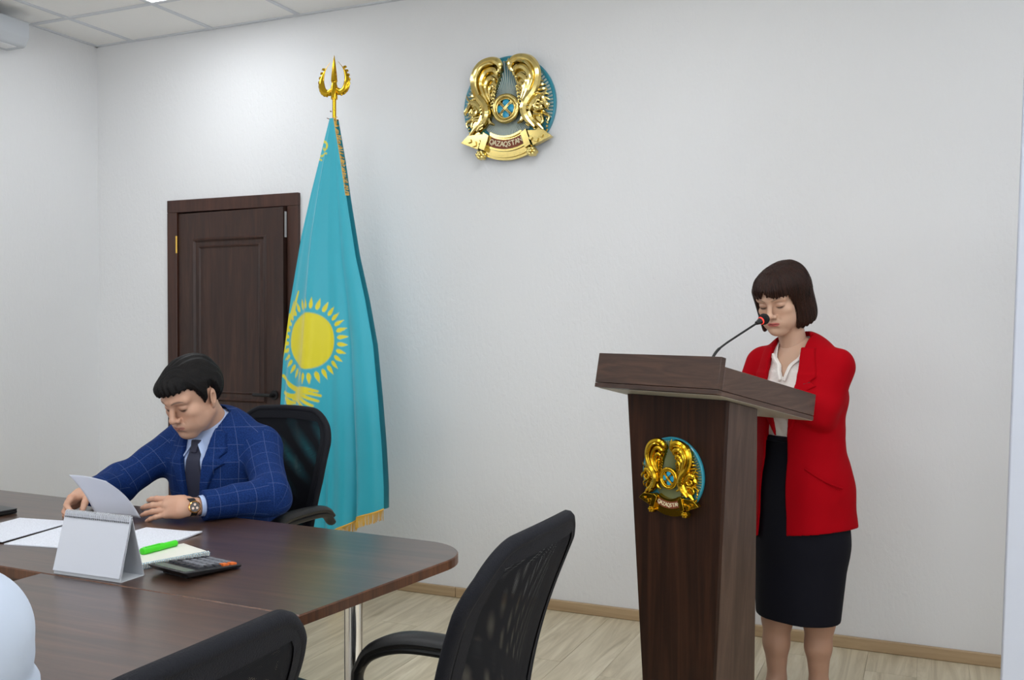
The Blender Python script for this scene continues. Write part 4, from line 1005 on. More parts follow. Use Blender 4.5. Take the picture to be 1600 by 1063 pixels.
def hand_mesh(prims, skin, h=.0016):
    lo = np.min([p[0][1] for p in prims], 0)-.01; hi = np.max([p[0][2] for p in prims], 0)+.01
    F = Field(lo, hi, h)
    for p, k in prims: F.add(p, k, .012)
    V, Q = F.tri(); t = .5+.5*wob(*V.T, 120, 5)
    return V, Q, lerp3(skin, np.array(skin[:3])*np.array((.95, .84, .80)), t*.8)
def tube_field(prims, k, h, pad=.01, extra=None):
    lo = np.min([p[1] for p in prims], 0)-pad; hi = np.max([p[2] for p in prims], 0)+pad
    F = Field(lo, hi, h); X, Y, Z = F.grid(); d = ev(prims, X, Y, Z, k)
    if extra is not None: d = extra(d, X, Y, Z)
    F.a = np.broadcast_to(d, F.a.shape).astype(np.float32).copy(); return F
def garment(name, prims, k, h, mat, parent, extra=None, col=None, pad=.01):
    V, Q = tube_field(prims, k, h, pad, extra).tri(); return meshvq(name, V, Q, mat, parent, col)
SKM = srgb(200, 158, 134); SKW = srgb(208, 170, 146); LIPM = srgb(176, 108, 98); LIPW = srgb(190, 84, 84)
M_skin = attr_mat('skin', .5, sss=.12, spec=.35, bump=(420, .06))
def hair_mat(name, c1, c2, rough=.42):
    m, N, L, P = newmat(name); P.inputs['Roughness'].default_value = rough; P.inputs['Specular IOR Level'].default_value = .18; P.inputs['Anisotropic'].default_value = .6
    a = N.new('ShaderNodeAttribute'); a.attribute_name = 'Flow'
    nz = N.new('ShaderNodeTexNoise'); nz.inputs['Scale'].default_value = 1.0; nz.inputs['Detail'].default_value = 5
    L.new(a.outputs['Vector'], nz.inputs['Vector']); r = ramp(N, [(.32, c1), (.72, c2)]); L.new(nz.outputs['Fac'], r.inputs['Fac']); L.new(r.outputs['Color'], P.inputs['Base Color'])
    bp = N.new('ShaderNodeBump'); bp.inputs['Strength'].default_value = .5; bp.inputs['Distance'].default_value = .004; L.new(nz.outputs['Fac'], bp.inputs['Height']); L.new(bp.outputs['Normal'], P.inputs['Normal'])
    return m
def flow_attr(o, vec):
    at = o.data.attributes.new('Flow', 'FLOAT_VECTOR', 'POINT'); at.data.foreach_set('vector', np.asarray(vec, np.float32).ravel())
M_hairm = hair_mat('black_hair', srgb(6, 5, 6), srgb(21, 17, 16), .55); M_hairw = hair_mat('dark_brown_hair', srgb(15, 8, 6), srgb(60, 34, 25), .4)

# ------------------------------------------------------------------ the man at the table
MX, MY = -2.41, 2.86
man = thing('person', 'man in a blue checked suit and dark tie reading at the table', 'person', (MX, MY, 0))
L_ = lambda x, y, z: np.array((x-MX, y-MY, z))
HM = L_(-2.415, 2.67, 1.130); RM = rotm(rad(-4.5), rad(24.8), rad(-1.5)); SM = 1.06
inv = lambda p, c, R, s: R.T @ (np.array(p)-c)/s
V, Q, C_ = head('man', (0, .022, -.06), inv((0, -.06, .99), HM, RM, SM), .053, SKM, LIPM)
hv = (HM + SM*(V @ RM.T), Q, C_)
LW = np.array((.236, -.462, .800)); RW = np.array((-.222, -.462, .812))       # wrists
LE = np.array((.365, -.225, .805)); RE = np.array((-.285, -.275, .805)); LS = np.array((.185, -.05, .94)); RS = np.array((-.185, -.05, .94))
lp_, lt = hand_prims(LW, (-.95, -.28, -.04), (-.05, -.90, .50), -1, [(.16, .30, .22), (.14, .28, .2), (.12, .26, .2), (.10, .24, .2)], thumb=[(.022, .024, -.014), (.050, .040, -.030), (.075, .036, -.040), (.094, .024, -.042)], sc=1.03, arm=LW+(LE-LW)*.25)
rp_, rt_ = hand_prims(RW, (.10, -.80, -.22), (-.80, -.15, .55), 1, [(.35, .75, .4), (.45, .85, .5), (.55, .95, .55), (.65, 1.0, .6)], spread=(.1, .03, -.04, -.12), thumb=[(.022, .024, -.014), (.052, .036, -.030), (.078, .034, -.044), (.100, .026, -.056)], sc=1.03, arm=RW+(RE-RW)*.25)
TN = np.array((0, -1, .12)); TN /= np.linalg.norm(TN)
def man_torso(g):   # g: growth over the bare body
    return (chain([(0, .0, .47), (0, -.005, .62), (0, -.04, .80), (0, -.06, .90), (0, -.058, .965)], [.165+g, .168+g, .178+g, .165+g, .085+g], TN, 1.38)
            + [cone((s*.045, -.050, 1.005), (s*.172, -.050, .945), .026+g, .050+g) for s in (-1, 1)])
def man_arm(s, g):
    S_, E_, W2 = (LS, LE, LW) if s > 0 else (RS, RE, RW)
    return [cone(S_, E_, .052+g, .043+g), cone(E_, W2+(E_-W2)*.13, .043+g, .031+g)]
thigh = [cone((s*.09, -.02, .575), (s*.13, -.40, .575), .085, .065) for s in (-1, 1)] + [cone((s*.13, -.40, .575), (s*.14, -.36, .09), .062, .042) for s in (-1, 1)]
FB = tube_field(man_torso(-.004) + man_arm(1, -.006) + man_arm(-1, -.006) + thigh, .03, .008); bv, bq = FB.tri()
V, Q, C_ = joinvq([hv, (*hand_mesh(lp_, SKM),), (*hand_mesh(rp_, SKM),), (bv, bq, np.tile(np.array(SKM[:3]), (len(bv), 1)))])
meshvq('body', V, Q, M_skin, man, C_)
# fingernails
nl = MB()
for tips in (lt, rt_):
    for p, d, n, r in tips:
        w = np.cross(d, n); c = p + n*r*.80 + d*r*.15
        vs = [c + d*r*.75*math.cos(a) + w*r*.62*math.sin(a) - n*r*.28*math.sin(a)**2 for a in (2*PI*i/10 for i in range(10))] + [c+n*.0004]
        nl.add(vs, [(i, (i+1) % 10, 10) for i in range(10)])
nl.build('fingernails', plain('nail', srgb(216, 172, 158), .35), man, smooth=True)
# hair
def skull(X, Y, Z):
    d = smin(ell((0, .018, .035), (.076, .095, .086))[0](X, Y, Z), ell((0, -.030, .045), (.062, .066, .05))[0](X, Y, Z), .03)
    return smin(d, ell((0, -.026, -.036), (.0625, .061, .078))[0](X, Y, Z), .035)
def man_hair():
    F = Field((-.115, -.14, -.11), (.115, .14, .155), .002); X, Y, Z = F.grid()
    th = np.degrees(np.arctan2(X, -Y))
    zc = np.interp(th, [-180, -145, -122, -112, -100, -88, -83, -74, -66, -55, -38, -15, 5, 25, 42, 55, 66, 74, 83, 88, 100, 112, 122, 145, 180],
                   [-.07, -.06, -.03, .015, .034, .024, -.006, -.006, .018, .046, .052, .053, .055, .058, .062, .052, .022, -.010, -.010, .024, .034, .015, -.03, -.06, -.07])
    zc = zc + .0030*np.sin(th*.55+1) + .0022*np.sin(th*1.7)
    fr = np.clip((-Y-.03)/.05, 0, 1)                                   # 1 over the forehead
    up = np.clip((Z-zc)/.030, 0, 1)
    T = (.0035 + .0105*up**.7 + .006*np.clip((Z-.08)/.04, 0, 1))*(1-fr) + fr*(.0095 + .0075*up)
    T = T + fr*.011*np.exp(-((X+.040)/.026)**2)*np.exp(-((Z-.072)/.030)**2)
    d = skull(X, Y, Z) - T
    comb = (X*.9 - Y*.25)*(1-.4*fr) + fr*(X*.6+Z*.75)
    d = d + .0011*np.sin(comb*300+2*np.sin(Z*50)) + .0014*wob(X, Y, Z, 85, 11)
    d = smax(d, (zc-Z)*.8, .004)
    F.a = d.astype(np.float32)
    F.cut((lambda X, Y, Z: skull(X, Y, Z)+.004, (-.09, -.11, -.12), (.09, .12, .13)))
    return F.tri()
V, Q = man_hair(); x, y, z = V.T
o = meshvq('hair', HM + SM*(V @ RM.T), Q, M_hairm, man); flow_attr(o, np.stack([x*300+z*120, y*70+z*30, z*110-x*60], 1))
# shirt, tie, jacket, trousers
TS = man_torso(.010)
M_shirt = plain('pale_blue_shirt', srgb(178, 196, 232), .7, sheen=.1)
M_tie = plain('dark_navy_tie', srgb(32, 34, 58), .55, sheen=.1, bump=(900, .4))
M_shoe = plain('black_leather_shoe', srgb(14, 14, 15), .3)
garment('shirt', TS, .035, .004, M_shirt, man, lambda d, X, Y, Z: smax(smax(d, Z-.992+.35*(Y+.07)*(Y < -.07), .004), -.60+(0-Z+.0)+0*X, .004) if False else smax(d, .56-Z, .004))
NA = HM + SM*(RM @ np.array((0, .022, -.075))); NB = np.array((0, -.055, .985)); nd = (NA-NB)/np.linalg.norm(NA-NB)
pb_ = np.array((0, .7, .7)); pb_ -= nd*(pb_ @ nd); pb_ /= np.linalg.norm(pb_)      # towards the nape
def axpb(X, Y, Z): x, y, z = X-NB[0], Y-NB[1], Z-NB[2]; return x*nd[0]+y*nd[1]+z*nd[2], x*pb_[0]+y*pb_[1]+z*pb_[2]
def collar(d, X, Y, Z):
    q = cone(NB-nd*.05, NB+nd*.10, .066, .060)[0](X, Y, Z); ax_, pb = axpb(X, Y, Z)
    ring = np.maximum(np.abs(q)-.0024, np.maximum(-.03-ax_, ax_-(.046+.10*np.minimum(pb, 0))))
    return np.maximum(ring, np.where(pb < 0, .010-np.abs(X), -1.0))
garment('shirt_collar', [cone(NB-nd*.04, NB+nd*.09, .075, .075)], 0, .0022, M_shirt, man, collar)
def on_shirt(x, z, off=0.0):
    ys = np.linspace(-.30, .05, 500); d = ev(TS, np.full(500, x), ys, np.full(500, z), .035); return np.array((x, ys[np.argmax(d < 0)]-off, z))
for s in (-1, 1):   # collar points
    cp = MB(); P0 = on_shirt(s*.008, .968, .012); P1 = np.array((s*.070, -.052, 1.035)); P2 = on_shirt(s*.050, .905, .010)
    nn = np.cross(P1-P0, P2-P0); nn /= np.linalg.norm(nn); nn *= .0025
    cp.add([P0+nn, P1+nn, P2+nn, P0-nn, P1-nn, P2-nn], [(0, 1, 2), (5, 4, 3), (0, 3, 4, 1), (1, 4, 5, 2), (2, 5, 3, 0)]); cp.build('collar_point', M_shirt, man, bevel=.001)
def slab_on(name, base, k, h, mat, poly, g0, g1, box, parent, soft=.003, shift=None):
    """cloth piece lying on a surface: polygon in x,z pushed onto the front of the base shape"""
    P = poly2(poly); F = Field(*box, h); X, Y, Z = F.grid(); d = ev(base, X, Y, Z, k)
    p2 = P(X[:, 0, 0][:, None], Z[0, 0][None, :])[:, None, :]
    F.a = np.broadcast_to(smax(smax(np.abs(d-(g0+g1)/2)-(g1-g0)/2, p2, soft), Y+.02, .002), F.a.shape).astype(np.float32).copy()
    V, Q = F.tri(); return V, Q
V, Q = slab_on('tie', TS, .035, .0025, None, [(-.020, .965), (.020, .965), (.028, .92), (.043, .80), (.050, .62), (0, .56), (-.050, .62), (-.043, .80), (-.028, .92)], -.002, .005, ((-.06, -.26, .54), (.06, -.06, .985)), man)
meshvq('tie', V, Q, M_tie, man)
V, Q = slab_on('tie_knot', TS, .035, .002, None, [(-.019, .974), (.019, .974), (.0125, .930), (-.0125, .930)], -.004, .014, ((-.04, -.26, .90), (.04, -.04, 1.0)), man, .006); meshvq('tie_knot', V, Q, M_tie, man)
# jacket: checked cloth; the check follows body and sleeves
def check_mat():
    m, N, L, P = newmat('blue_checked_wool'); P.inputs['Roughness'].default_value = .78; P.inputs['Sheen Weight'].default_value = .0; P.inputs['Specular IOR Level'].default_value = .12
    uv = N.new('ShaderNodeUVMap'); uv.uv_map = 'UVMap'; sp = N.new('ShaderNodeSeparateXYZ'); L.new(uv.outputs[0], sp.inputs[0]); lines = []
    for ax, per in (('X', .052), ('Y', .060)):
        a = N.new('ShaderNodeMath'); a.operation = 'PINGPONG'; a.inputs[1].default_value = per/2; L.new(sp.outputs[ax], a.inputs[0])
        c = N.new('ShaderNodeMath'); c.operation = 'LESS_THAN'; c.inputs[1].default_value = .0009; L.new(a.outputs[0], c.inputs[0]); lines.append(c)
    mx_ = N.new('ShaderNodeMath'); mx_.operation = 'MAXIMUM'; L.new(lines[0].outputs[0], mx_.inputs[0]); L.new(lines[1].outputs[0], mx_.inputs[1])
    tc = N.new('ShaderNodeTexCoord'); nz = N.new('ShaderNodeTexNoise'); nz.inputs['Scale'].default_value = 240; L.new(tc.outputs['Object'], nz.inputs['Vector'])
    r = ramp(N, [(.3, srgb(13, 36, 84)), (.7, srgb(25, 53, 110))]); L.new(nz.outputs['Fac'], r.inputs['Fac'])
    ml = N.new('ShaderNodeMath'); ml.operation = 'MULTIPLY'; ml.inputs[1].default_value = .25; L.new(mx_.outputs[0], ml.inputs[0])
    mi = N.new('ShaderNodeMix'); mi.data_type = 'RGBA'; L.new(ml.outputs[0], mi.inputs['Factor']); L.new(r.outputs['Color'], mi.inputs['A']); mi.inputs['B'].default_value = srgb(118, 134, 174)
    L.new(mi.outputs['Result'], P.inputs['Base Color'])
    bp = N.new('ShaderNodeBump'); bp.inputs['Strength'].default_value = .15; bp.inputs['Distance'].default_value = .001; L.new(nz.outputs['Fac'], bp.inputs['Height']); L.new(bp.outputs['Normal'], P.inputs['Normal'])
    return m
M_suit = check_mat()
def suit_uv(o, axes, off=(0.0, 0.0)):
    me = o.data; n = len(me.vertices); V = np.empty(n*3, np.float32); me.vertices.foreach_get('co', V); V = V.reshape(-1, 3).astype(float)
    Q = np.empty(len(me.loops), np.int32); me.loops.foreach_get('vertex_index', Q); Q = Q.reshape(-1, 4)
    C4 = V[Q]; cen = C4.mean(1); best = np.full(len(Q), 1e9); reg = np.zeros(len(Q), int); data = []
    for i, (a, b_, r) in enumerate(axes):
        a, b_ = np.array(a, float), np.array(b_, float); e = b_-a; L = np.linalg.norm(e); e = e/L
        t = (cen-a) @ e; dd = np.linalg.norm(cen-a-np.clip(t, 0, L)[:, None]*e, axis=1)-r; m = dd < best; best[m] = dd[m]; reg[m] = i+1
        data.append((a, e, L))
    # the torso wins where it is nearer
    dt = ev(man_torso(.022), cen[:, 0], cen[:, 1], cen[:, 2], .03); reg[dt < best-.004] = 0
    UV = np.zeros((len(Q), 4, 2))
    m = reg == 0; P4 = C4[m]; ang = np.arctan2(P4[:, :, 0], -(P4[:, :, 1]+.03)); ang = ang - 2*PI*np.round((ang-ang[:, :1])/(2*PI)); UV[m] = np.stack([ang*.165, P4[:, :, 2]], -1)
    s0 = 0
    for i, (a, e, L) in enumerate(data):
        m = reg == i+1; P4 = C4[m]; t = (P4-a) @ e; u = np.cross(e, (0, 0, 1.0)); u /= np.linalg.norm(u); w = np.cross(u, e); q = P4-a
        ang = np.arctan2(q @ u, q @ w); ang = ang - 2*PI*np.round((ang-ang[:, :1])/(2*PI)); UV[m] = np.stack([ang*.066, t+(0 if i % 2 == 0 else np.linalg.norm(data[i-1][2]))], -1)
    uvl = me.uv_layers.new(name='UVMap'); uvl.data.foreach_set('uv', (UV.reshape(-1, 2)+np.array(off)).astype(np.float32).ravel())
JT = man_torso(.022)
JA = man_arm(1, .018) + man_arm(-1, .018)
lapV = poly2([(-.004, .50), (.004, .50), (.022, .66), (.046, .84), (.063, .95), (.07, 1.10), (-.07, 1.10), (-.055, .95), (-.032, .84), (-.016, .66)])
def jacket(d, X, Y, Z):
    folds = .0035*np.sin(70*((X-LE[0])*.3-(Y-LE[1])*.4+(Z-LE[2])*.9))*np.exp(-((X-LE[0])**2+(Y-LE[1])**2+(Z-LE[2])**2)/.010) + .0035*np.sin(75*((Y-RE[1])*.7+(Z-RE[2])*.7))*np.exp(-((X-RE[0])**2+(Y-RE[1])**2+(Z-RE[2])**2)/.010)
    d = d + folds + (.0050*wob(X, Y, Z, 30, 21) + .0022*wob(X, Y, Z, 75, 22))*np.clip((np.abs(X)-.115)*25 + np.clip((Y+.06)*20, 0, 1), .08, 1)
    p2 = lapV(X[:, 0, 0][:, None], Z[0, 0][None, :])[:, None, :]
    d = smax(d, -np.maximum(p2, Y+.075), .003)
    inner = ev(man_torso(.0135), X, Y, Z, .035)
    d = smax(d, -np.maximum(inner, np.abs(X)-.10), .002)
    neck_ = cone(NB-nd*.03, NB+nd*.16, .070, .070)[0](X, Y, Z)
    d = smax(d, -neck_, .004)
    for W2, E_ in ((LW, LE), (RW, RE)):     # open cuffs
        e = (W2-E_)/np.linalg.norm(W2-E_); t = (X-W2[0])*e[0]+(Y-W2[1])*e[1]+(Z-W2[2])*e[2]; near_ = (X-W2[0])**2+(Y-W2[1])**2+(Z-W2[2])**2 < .02
        d = np.where(near_, smax(d, t+.036, .002), d)
    d = smax(d, .47-Z, .004)
    return d
o = garment('jacket', JT + JA, .045, .0042, M_suit, man, jacket)
AX = [(LS, LE, .066), (LE, LW, .060), (RS, RE, .066), (RE, RW, .060)]
suit_uv(o, AX)
for s in (-1, 1):    # lapels with their notch, and the collar fall above
    P = [(.006, .52), (.034, .64), (.066, .80), (.098, .875), (.128, .895), (.106, .915), (.124, .935), (.108, 1.0), (.070, 1.02), (.061, .95), (.046, .84), (.023, .665)]
    P = [((s*x if s > 0 else -(x-(.014 if z > .7 else .006))), z) for x, z in P]; P = P if s > 0 else P[::-1]
    V, Q = slab_on('lapel', JT, .045, .003, None, P, -.010, .0125, ((-.15, -.27, .5), (.15, -.02, 1.05)), man, .004)
    suit_uv(meshvq('lapel', V, Q, M_suit, man), [], (.02, .01))
def jcollar(d, X, Y, Z):
    q = cone(NB-nd*.06, NB+nd*.08, .080, .072)[0](X, Y, Z); ax_, pb = axpb(X, Y, Z)
    return smax(smax(np.abs(q)-.0055, smax(-.05-ax_, ax_-.034-.15*np.minimum(pb, 0)*-1, .004), .004), -(pb+.035), .004)
suit_uv(garment('jacket_collar', [cone(NB-nd*.06, NB+nd*.08, .095, .095)], 0, .0028, M_suit, man, jcollar), [])
for W2, E_ in ((LW, LE), (RW, RE)):
    e = (E_-W2)/np.linalg.norm(E_-W2); MB().tube([W2+e*.022, W2+e*.06], [.0335, .037], 20, cap=False).build('shirt_cuff', M_shirt, man, smooth=True)
garment('trousers', [cone((s*.09, .01, .58), (s*.13, -.40, .58), .095, .075) for s in (-1, 1)] + [cone((s*.13, -.40, .58), (s*.14, -.36, .10), .073, .056) for s in (-1, 1)] + [cone((-.06, .0, .595), (.06, .0, .595), .10, .10)], .03, .007, plain('dark_blue_trousers', srgb(26, 40, 80), .8), man)
for s in (-1, 1):
    F = Field((s*.14-.07, -.60, -.01), (s*.14+.07, -.26, .13), .004); F.add(cone((s*.14, -.35, .05), (s*.145, -.52, .034), .048, .036, (0, 0, 1), 1.15)); F.add(cone((s*.14, -.35, .06), (s*.14, -.35, .11), .046, .045), .02); F.a = np.maximum(F.a, -F.grid()[2]).astype(np.float32)
    V, Q = F.tri(); meshvq('shoe', V, Q, M_shoe, man)
# wrist watch on the left hand
e = (LW-LE)/np.linalg.norm(LW-LE); wc = LW + e*.003; nW = np.array((-.10, -.55, 1.0)); nW -= e*(nW @ e); nW /= np.linalg.norm(nW); sW = np.cross(e, nW)
face_n = nW*.35 - sW*.94*np.sign((sW @ np.array((0, -1, 0)))) * -1; face_n /= np.linalg.norm(face_n)
wt = MB(); rw, rn = .0325, .0262
ringp = [wc + sW*rw*math.cos(a) + nW*rn*math.sin(a) for a in np.linspace(0, 2*PI, 40)]
for i in range(39):
    p, q = ringp[i], ringp[i+1]; up_ = (p-wc)/np.linalg.norm(p-wc)*.0022; uq = (q-wc)/np.linalg.norm(q-wc)*.0022; ew = e*.010
    wt.add([p-ew, p+ew, q+ew, q-ew, p-ew+up_, p+ew+up_, q+ew+uq, q-ew+uq], [(0, 1, 2, 3), (7, 6, 5, 4), (0, 4, 5, 1), (3, 2, 6, 7)])
wt.build('watch_strap', plain('black_leather_strap', srgb(20, 18, 18), .5), man, smooth=True)
fc = wc + face_n*.030; b1 = np.cross(face_n, e); b1 /= np.linalg.norm(b1); e2 = np.cross(b1, face_n)
def disc(r0, r1, h0, h1, n=24):
    return [fc + face_n*h + (e2*math.cos(2*PI*k/n) + b1*math.sin(2*PI*k/n))*r for r, h in ((r0, h0), (r1, h1)) for k in range(n)]
wm = MB()
for (r0, h0), (r1, h1) in (((.0195, -.003), (.0195, .005)), ((.0195, .005), (.0165, .0075)), ((.0165, .0075), (.0155, .0062))):
    wm.add(disc(r0, r1, h0, h1), [(k, (k+1) % 24, 24+(k+1) % 24, 24+k) for k in range(24)])
M_rose = plain('rose_gold', srgb(214, 160, 96), .2, 1.0)
wm.build('watch_case', M_rose, man, smooth=True)
MB().add(disc(.0157, .0001, .006, .0061), [(k, (k+1) % 24, 24+(k+1) % 24, 24+k) for k in range(24)]).build('watch_dial', plain('watch_dial_dark', srgb(60, 48, 44), .3), man)
sb = MB()
for k in range(3):
    a = 2*PI*k/3+.5; c = fc + (e2*math.cos(a)+b1*math.sin(a))*.0075; sb.add([c + face_n*.0068 + (e2*math.cos(t)+b1*math.sin(t))*.0042 for t in (2*PI*i/12 for i in range(12))], [tuple(range(12))])
sb.build('watch_subdials', plain('subdial_pale', srgb(226, 200, 180), .4), man)

# ------------------------------------------------------------------ the woman at the lectern
WX, WY, WR = -.434, 3.623, rad(-24)
wom = thing('person', 'woman in a red jacket and black skirt speaking behind the lectern', 'person', (WX, WY, 0), WR)
HW = np.array((-.027, -.090, 1.483)); RW_ = rotm(rad(7), rad(19.5), rad(-3)); SW = .97
NBw = np.array((-.004, -.012, 1.295))
V, Q, C_ = head('woman', (0, .018, -.06), inv(NBw-(0, 0, .03), HW, RW_, SW), .048, SKW, LIPW)
hv = (HW + SW*(V @ RW_.T), Q, C_)
wLS, wRS = np.array((.128, .0, 1.235)), np.array((-.145, .0, 1.235)); wLE, wRE = np.array((.122, -.065, 1.080)), np.array((-.205, -.05, 1.085)); wLW, wRW = np.array((.03, -.235, 1.145)), np.array((-.165, -.255, 1.145))
WN = np.array((0, -1, 0))
def w_torso(g):
    return (chain([(0, .01, .80), (0, .005, .98), (0, -.005, 1.13), (0, -.002, 1.215), (0, .0, 1.26)], [.160+g, .125+g, .145+g, .130+g, .06+g], WN, 1.35)
            + [ell((s*.065, -.075, 1.125), (.058+g, .052+g, .055+g)) for s in (-1, 1)] + [cone((s*.03, .0, 1.275), (s*.130, .0, 1.240), .024+g, .036+g) for s in (-1, 1)])
def w_arm(s, g):
    S_, E_, W2 = (wLS, wLE, wLW) if s > 0 else (wRS, wRE, wRW); return [cone(S_, E_, .042+g, .036+g), cone(E_, W2, .036+g, .024+g)]
hl_, hlt = hand_prims(wLW, (-.72, -.62, -.18), (-.05, -.25, 1.0), -1, [(.15, .35, .25)]*4, sc=.9, arm=wLW+(wLE-wLW)*.2)
hr_, hrt = hand_prims(wRW, (.45, -.85, -.18), (.0, -.25, 1.0), 1, [(.15, .35, .25)]*4, sc=.9, arm=wRW+(wRE-wRW)*.2)
legs = []
for s, fx, fy in ((-1, -.060, -.060), (1, .068, .012)):
    legs += chain([(s*.075, .01, .80), (fx*1.05, fy*.6-.005, .46), (fx, fy+.012, .31), (fx, fy+.006, .22), (fx, fy+.012, .085), (fx, fy-.02, .05)], [.085, .058, .0535, .045, .031, .032])
FB = tube_field(w_torso(-.004) + [cone((0, .0, 1.22), NBw, .060, .050)] + w_arm(1, 0) + w_arm(-1, 0), .03, .005); b1, q1 = FB.tri()
FL = tube_field(legs, .022, .0042); b2, q2 = FL.tri()
stock = np.array(srgb(178, 138, 116))[:3]
V, Q, C_ = joinvq([hv, (*hand_mesh(hl_, SKW, .002),), (*hand_mesh(hr_, SKW, .002),), (b1, q1, np.tile(np.array(SKW[:3]), (len(b1), 1))), (b2, q2, np.tile(stock, (len(b2), 1)))])
meshvq('body', V, Q, M_skin, wom, C_)
# bob with fringe
def bob():
    F = Field((-.125, -.135, -.165), (.125, .145, .155), .002); X, Y, Z = F.grid()
    d = smin(ell((0, .018, .042), (.093, .118, .084))[0](X, Y, Z), ell((0, -.036, .055), (.074, .076, .056))[0](X, Y, Z), .025)
    d = smin(d, cone((0, .044, .02), (0, .050, -.070), .0965, .098, (0, 1, 0), .83)[0](X, Y, Z), .03)
    d = smin(d, ell((.015, .060, .080), (.06, .06, .044))[0](X, Y, Z), .03)
    d = smax(d, smax(d+.0, (-.122 - .06*(Y-.02) - Z + .0030*np.sin(X*260+Y*190)), .03), .006)           # blunt lower edge, turned in
    th = np.degrees(np.arctan2(X, -(Y+.0)))
    inn = ell((0, -.008, -.03), (.069, .085, .135))[0](X, Y, Z)                      # room for head and neck
    d = smax(d, -np.maximum(inn, Z+.005), .004)
    d = smax(d, -(cone((0, .02, -.06), (0, .035, -.2), .055, .06)[0](X, Y, Z)), .004)
    # face opening under the fringe: wider on her left cheek
    zt_ = .030 + .010*np.cos(np.radians(th*2.2)) + .0035*np.sin(X*320) + .004*np.sin(X*120+1) + .020*np.exp(-((X+.012)/.011)**2)
    face = np.maximum(np.maximum(Z-zt_, Y+.022+.25*np.abs(X)), np.maximum(X-.066, -.062-X))
    d = smax(d, -face, .006)
    d = d + .0016*np.sin(th*1.55+2.5*np.sin(Z*26)) + .0016*wob(X*1.5, Y*1.5, Z*.35, 110, 31)
    F.a = d.astype(np.float32); g = np.random.default_rng(9)
    for i in range(6): F.add(cone((-.074+.003*i, -.030-.007*i, .05), (-.068+.003*i, -.040-.006*i, -.105+.004*i), .014, .007), .008)
    for i in range(30):       # fringe tips
        t = i/29; x = -.060+.120*t
        if -.024 < x < -.002: continue
        y = -.104+.034*abs(2*t-1)**2.2
        F.add(cone((x, y+.004, .062), (x*1.03+.004*(g.random()-.5), y-.006, .026+.012*g.random()+.006*math.sin(t*PI)), .0065, .0016), .005)
    return F.tri()
V, Q = bob(); x, y, z = V.T; th = np.arctan2(x, -y)
o = meshvq('hair', HW + SW*(V @ RW_.T), Q, M_hairw, wom); flow_attr(o, np.stack([np.sin(th)*38+x*60, np.cos(th)*38+y*60, z*14], 1))
# blouse, skirt, jacket
M_blouse = plain('cream_blouse', srgb(236, 230, 224), .7, sheen=.1, bump=(160, .25)); M_red_j = plain('red_wool', srgb(166, 0, 16), .85, sheen=.0, spec=.1, bump=(700, .12)); M_skirt = plain('black_navy_skirt', srgb(14, 14, 24), .85, spec=.2, bump=(500, .1))
vneck = poly2([(0, 1.200), (.010, 1.222), (.018, 1.248), (.042, 1.272), (.062, 1.34), (-.062, 1.34), (-.042, 1.272), (-.018, 1.248), (-.010, 1.222)])
def blouse(d, X, Y, Z):
    p2 = vneck(X[:, 0, 0][:, None], Z[0, 0][None, :])[:, None, :]
    d = d + .0025*np.sin(X*150+2*np.sin(Z*30))*np.clip((1.1-Z)*8, 0, 1)*np.clip((Z-.985)*30, 0, 1)
    d = smax(d, -np.maximum(p2, Y+.0), .003); d = smax(d, -cone(NBw+(0, 0, -.04), NBw+(0, -.03, .1), .056, .056)[0](X, Y, Z), .004)
    return smax(smax(d, -(ev(w_torso(.002), X, Y, Z, .03)), .001), .968-Z, .004)
garment('blouse', w_torso(.009), .03, .0035, M_blouse, wom, blouse)
lace = MB()
for s in (-1, 1):     # lace edging along the neckline
    def onb(x, z, off=.004):
        ys = np.linspace(-.26, .10, 400); d = ev(w_torso(.009), np.full(400, x), ys, np.full(400, z), .03); return (x, ys[np.argmax(d < 0)]-off, z)
    pts = catmull([onb(s*.004, 1.195), onb(s*.013, 1.222), onb(s*.021, 1.247), onb(s*.043, 1.268), onb(s*.056, 1.285)], 10)
    for i, p in enumerate(pts[:-1]):
        a, c_ = np.array(p), np.array(pts[i+1])
        for k in range(3):
            q = a + (c_-a)*k/3; o_ = np.array((s*.010, -.004, -.004)); r_ = .0052
            lace.tube([q+o_*.0, q+o_*.5+(0, -.003, .002*math.sin(i*3+k)), q+o_*1.1], [.0025, .0045, .0015], 6)
lace.build('lace_trim', M_blouse, wom, smooth=True)
def skirt_f(d, X, Y, Z):
    d = d + .003*np.sin(X*40+1.5)*np.clip((.8-Z)*2, 0, 1)
    return smax(smax(d, Z-.99, .003), .322-Z, .004)
garment('skirt', chain([(0, .008, 1.02), (0, .005, .965), (0, .012, .80), (0, .008, .60), (0, -.012, .30)], [.134, .138, .178, .182, .160], WN, 1.32), .02, .005, M_skirt, wom, skirt_f)
MB().tube([(.139*math.sin(a), .005-.107*math.cos(a), .977) for a in np.linspace(0, 2*PI, 40)], .012, 8, flat=1.0).build('waistband', M_skirt, wom, smooth=True)
JW = chain([(0, .012, .62), (0, .012, .80), (0, .006, .98), (0, -.003, 1.13), (0, .0, 1.215), (0, .0, 1.255)], [.202, .186, .158, .172, .156, .09], WN, 1.28) + [ell((s*.068, -.085, 1.125), (.066, .058, .062)) for s in (-1, 1)] + [cone((s*.035, .0, 1.282), (s*.143, .0, 1.254), .044, .048) for s in (-1, 1)]
JWA = []
for s in (-1, 1):
    S_, E_, W2 = (wLS, wLE, wLW) if s > 0 else (wRS, wRE, wRW); JWA += [cone(S_+(s*.014, 0, .003), E_, .060, .054), cone(E_, E_+(W2-E_)*.88, .054, .044)]
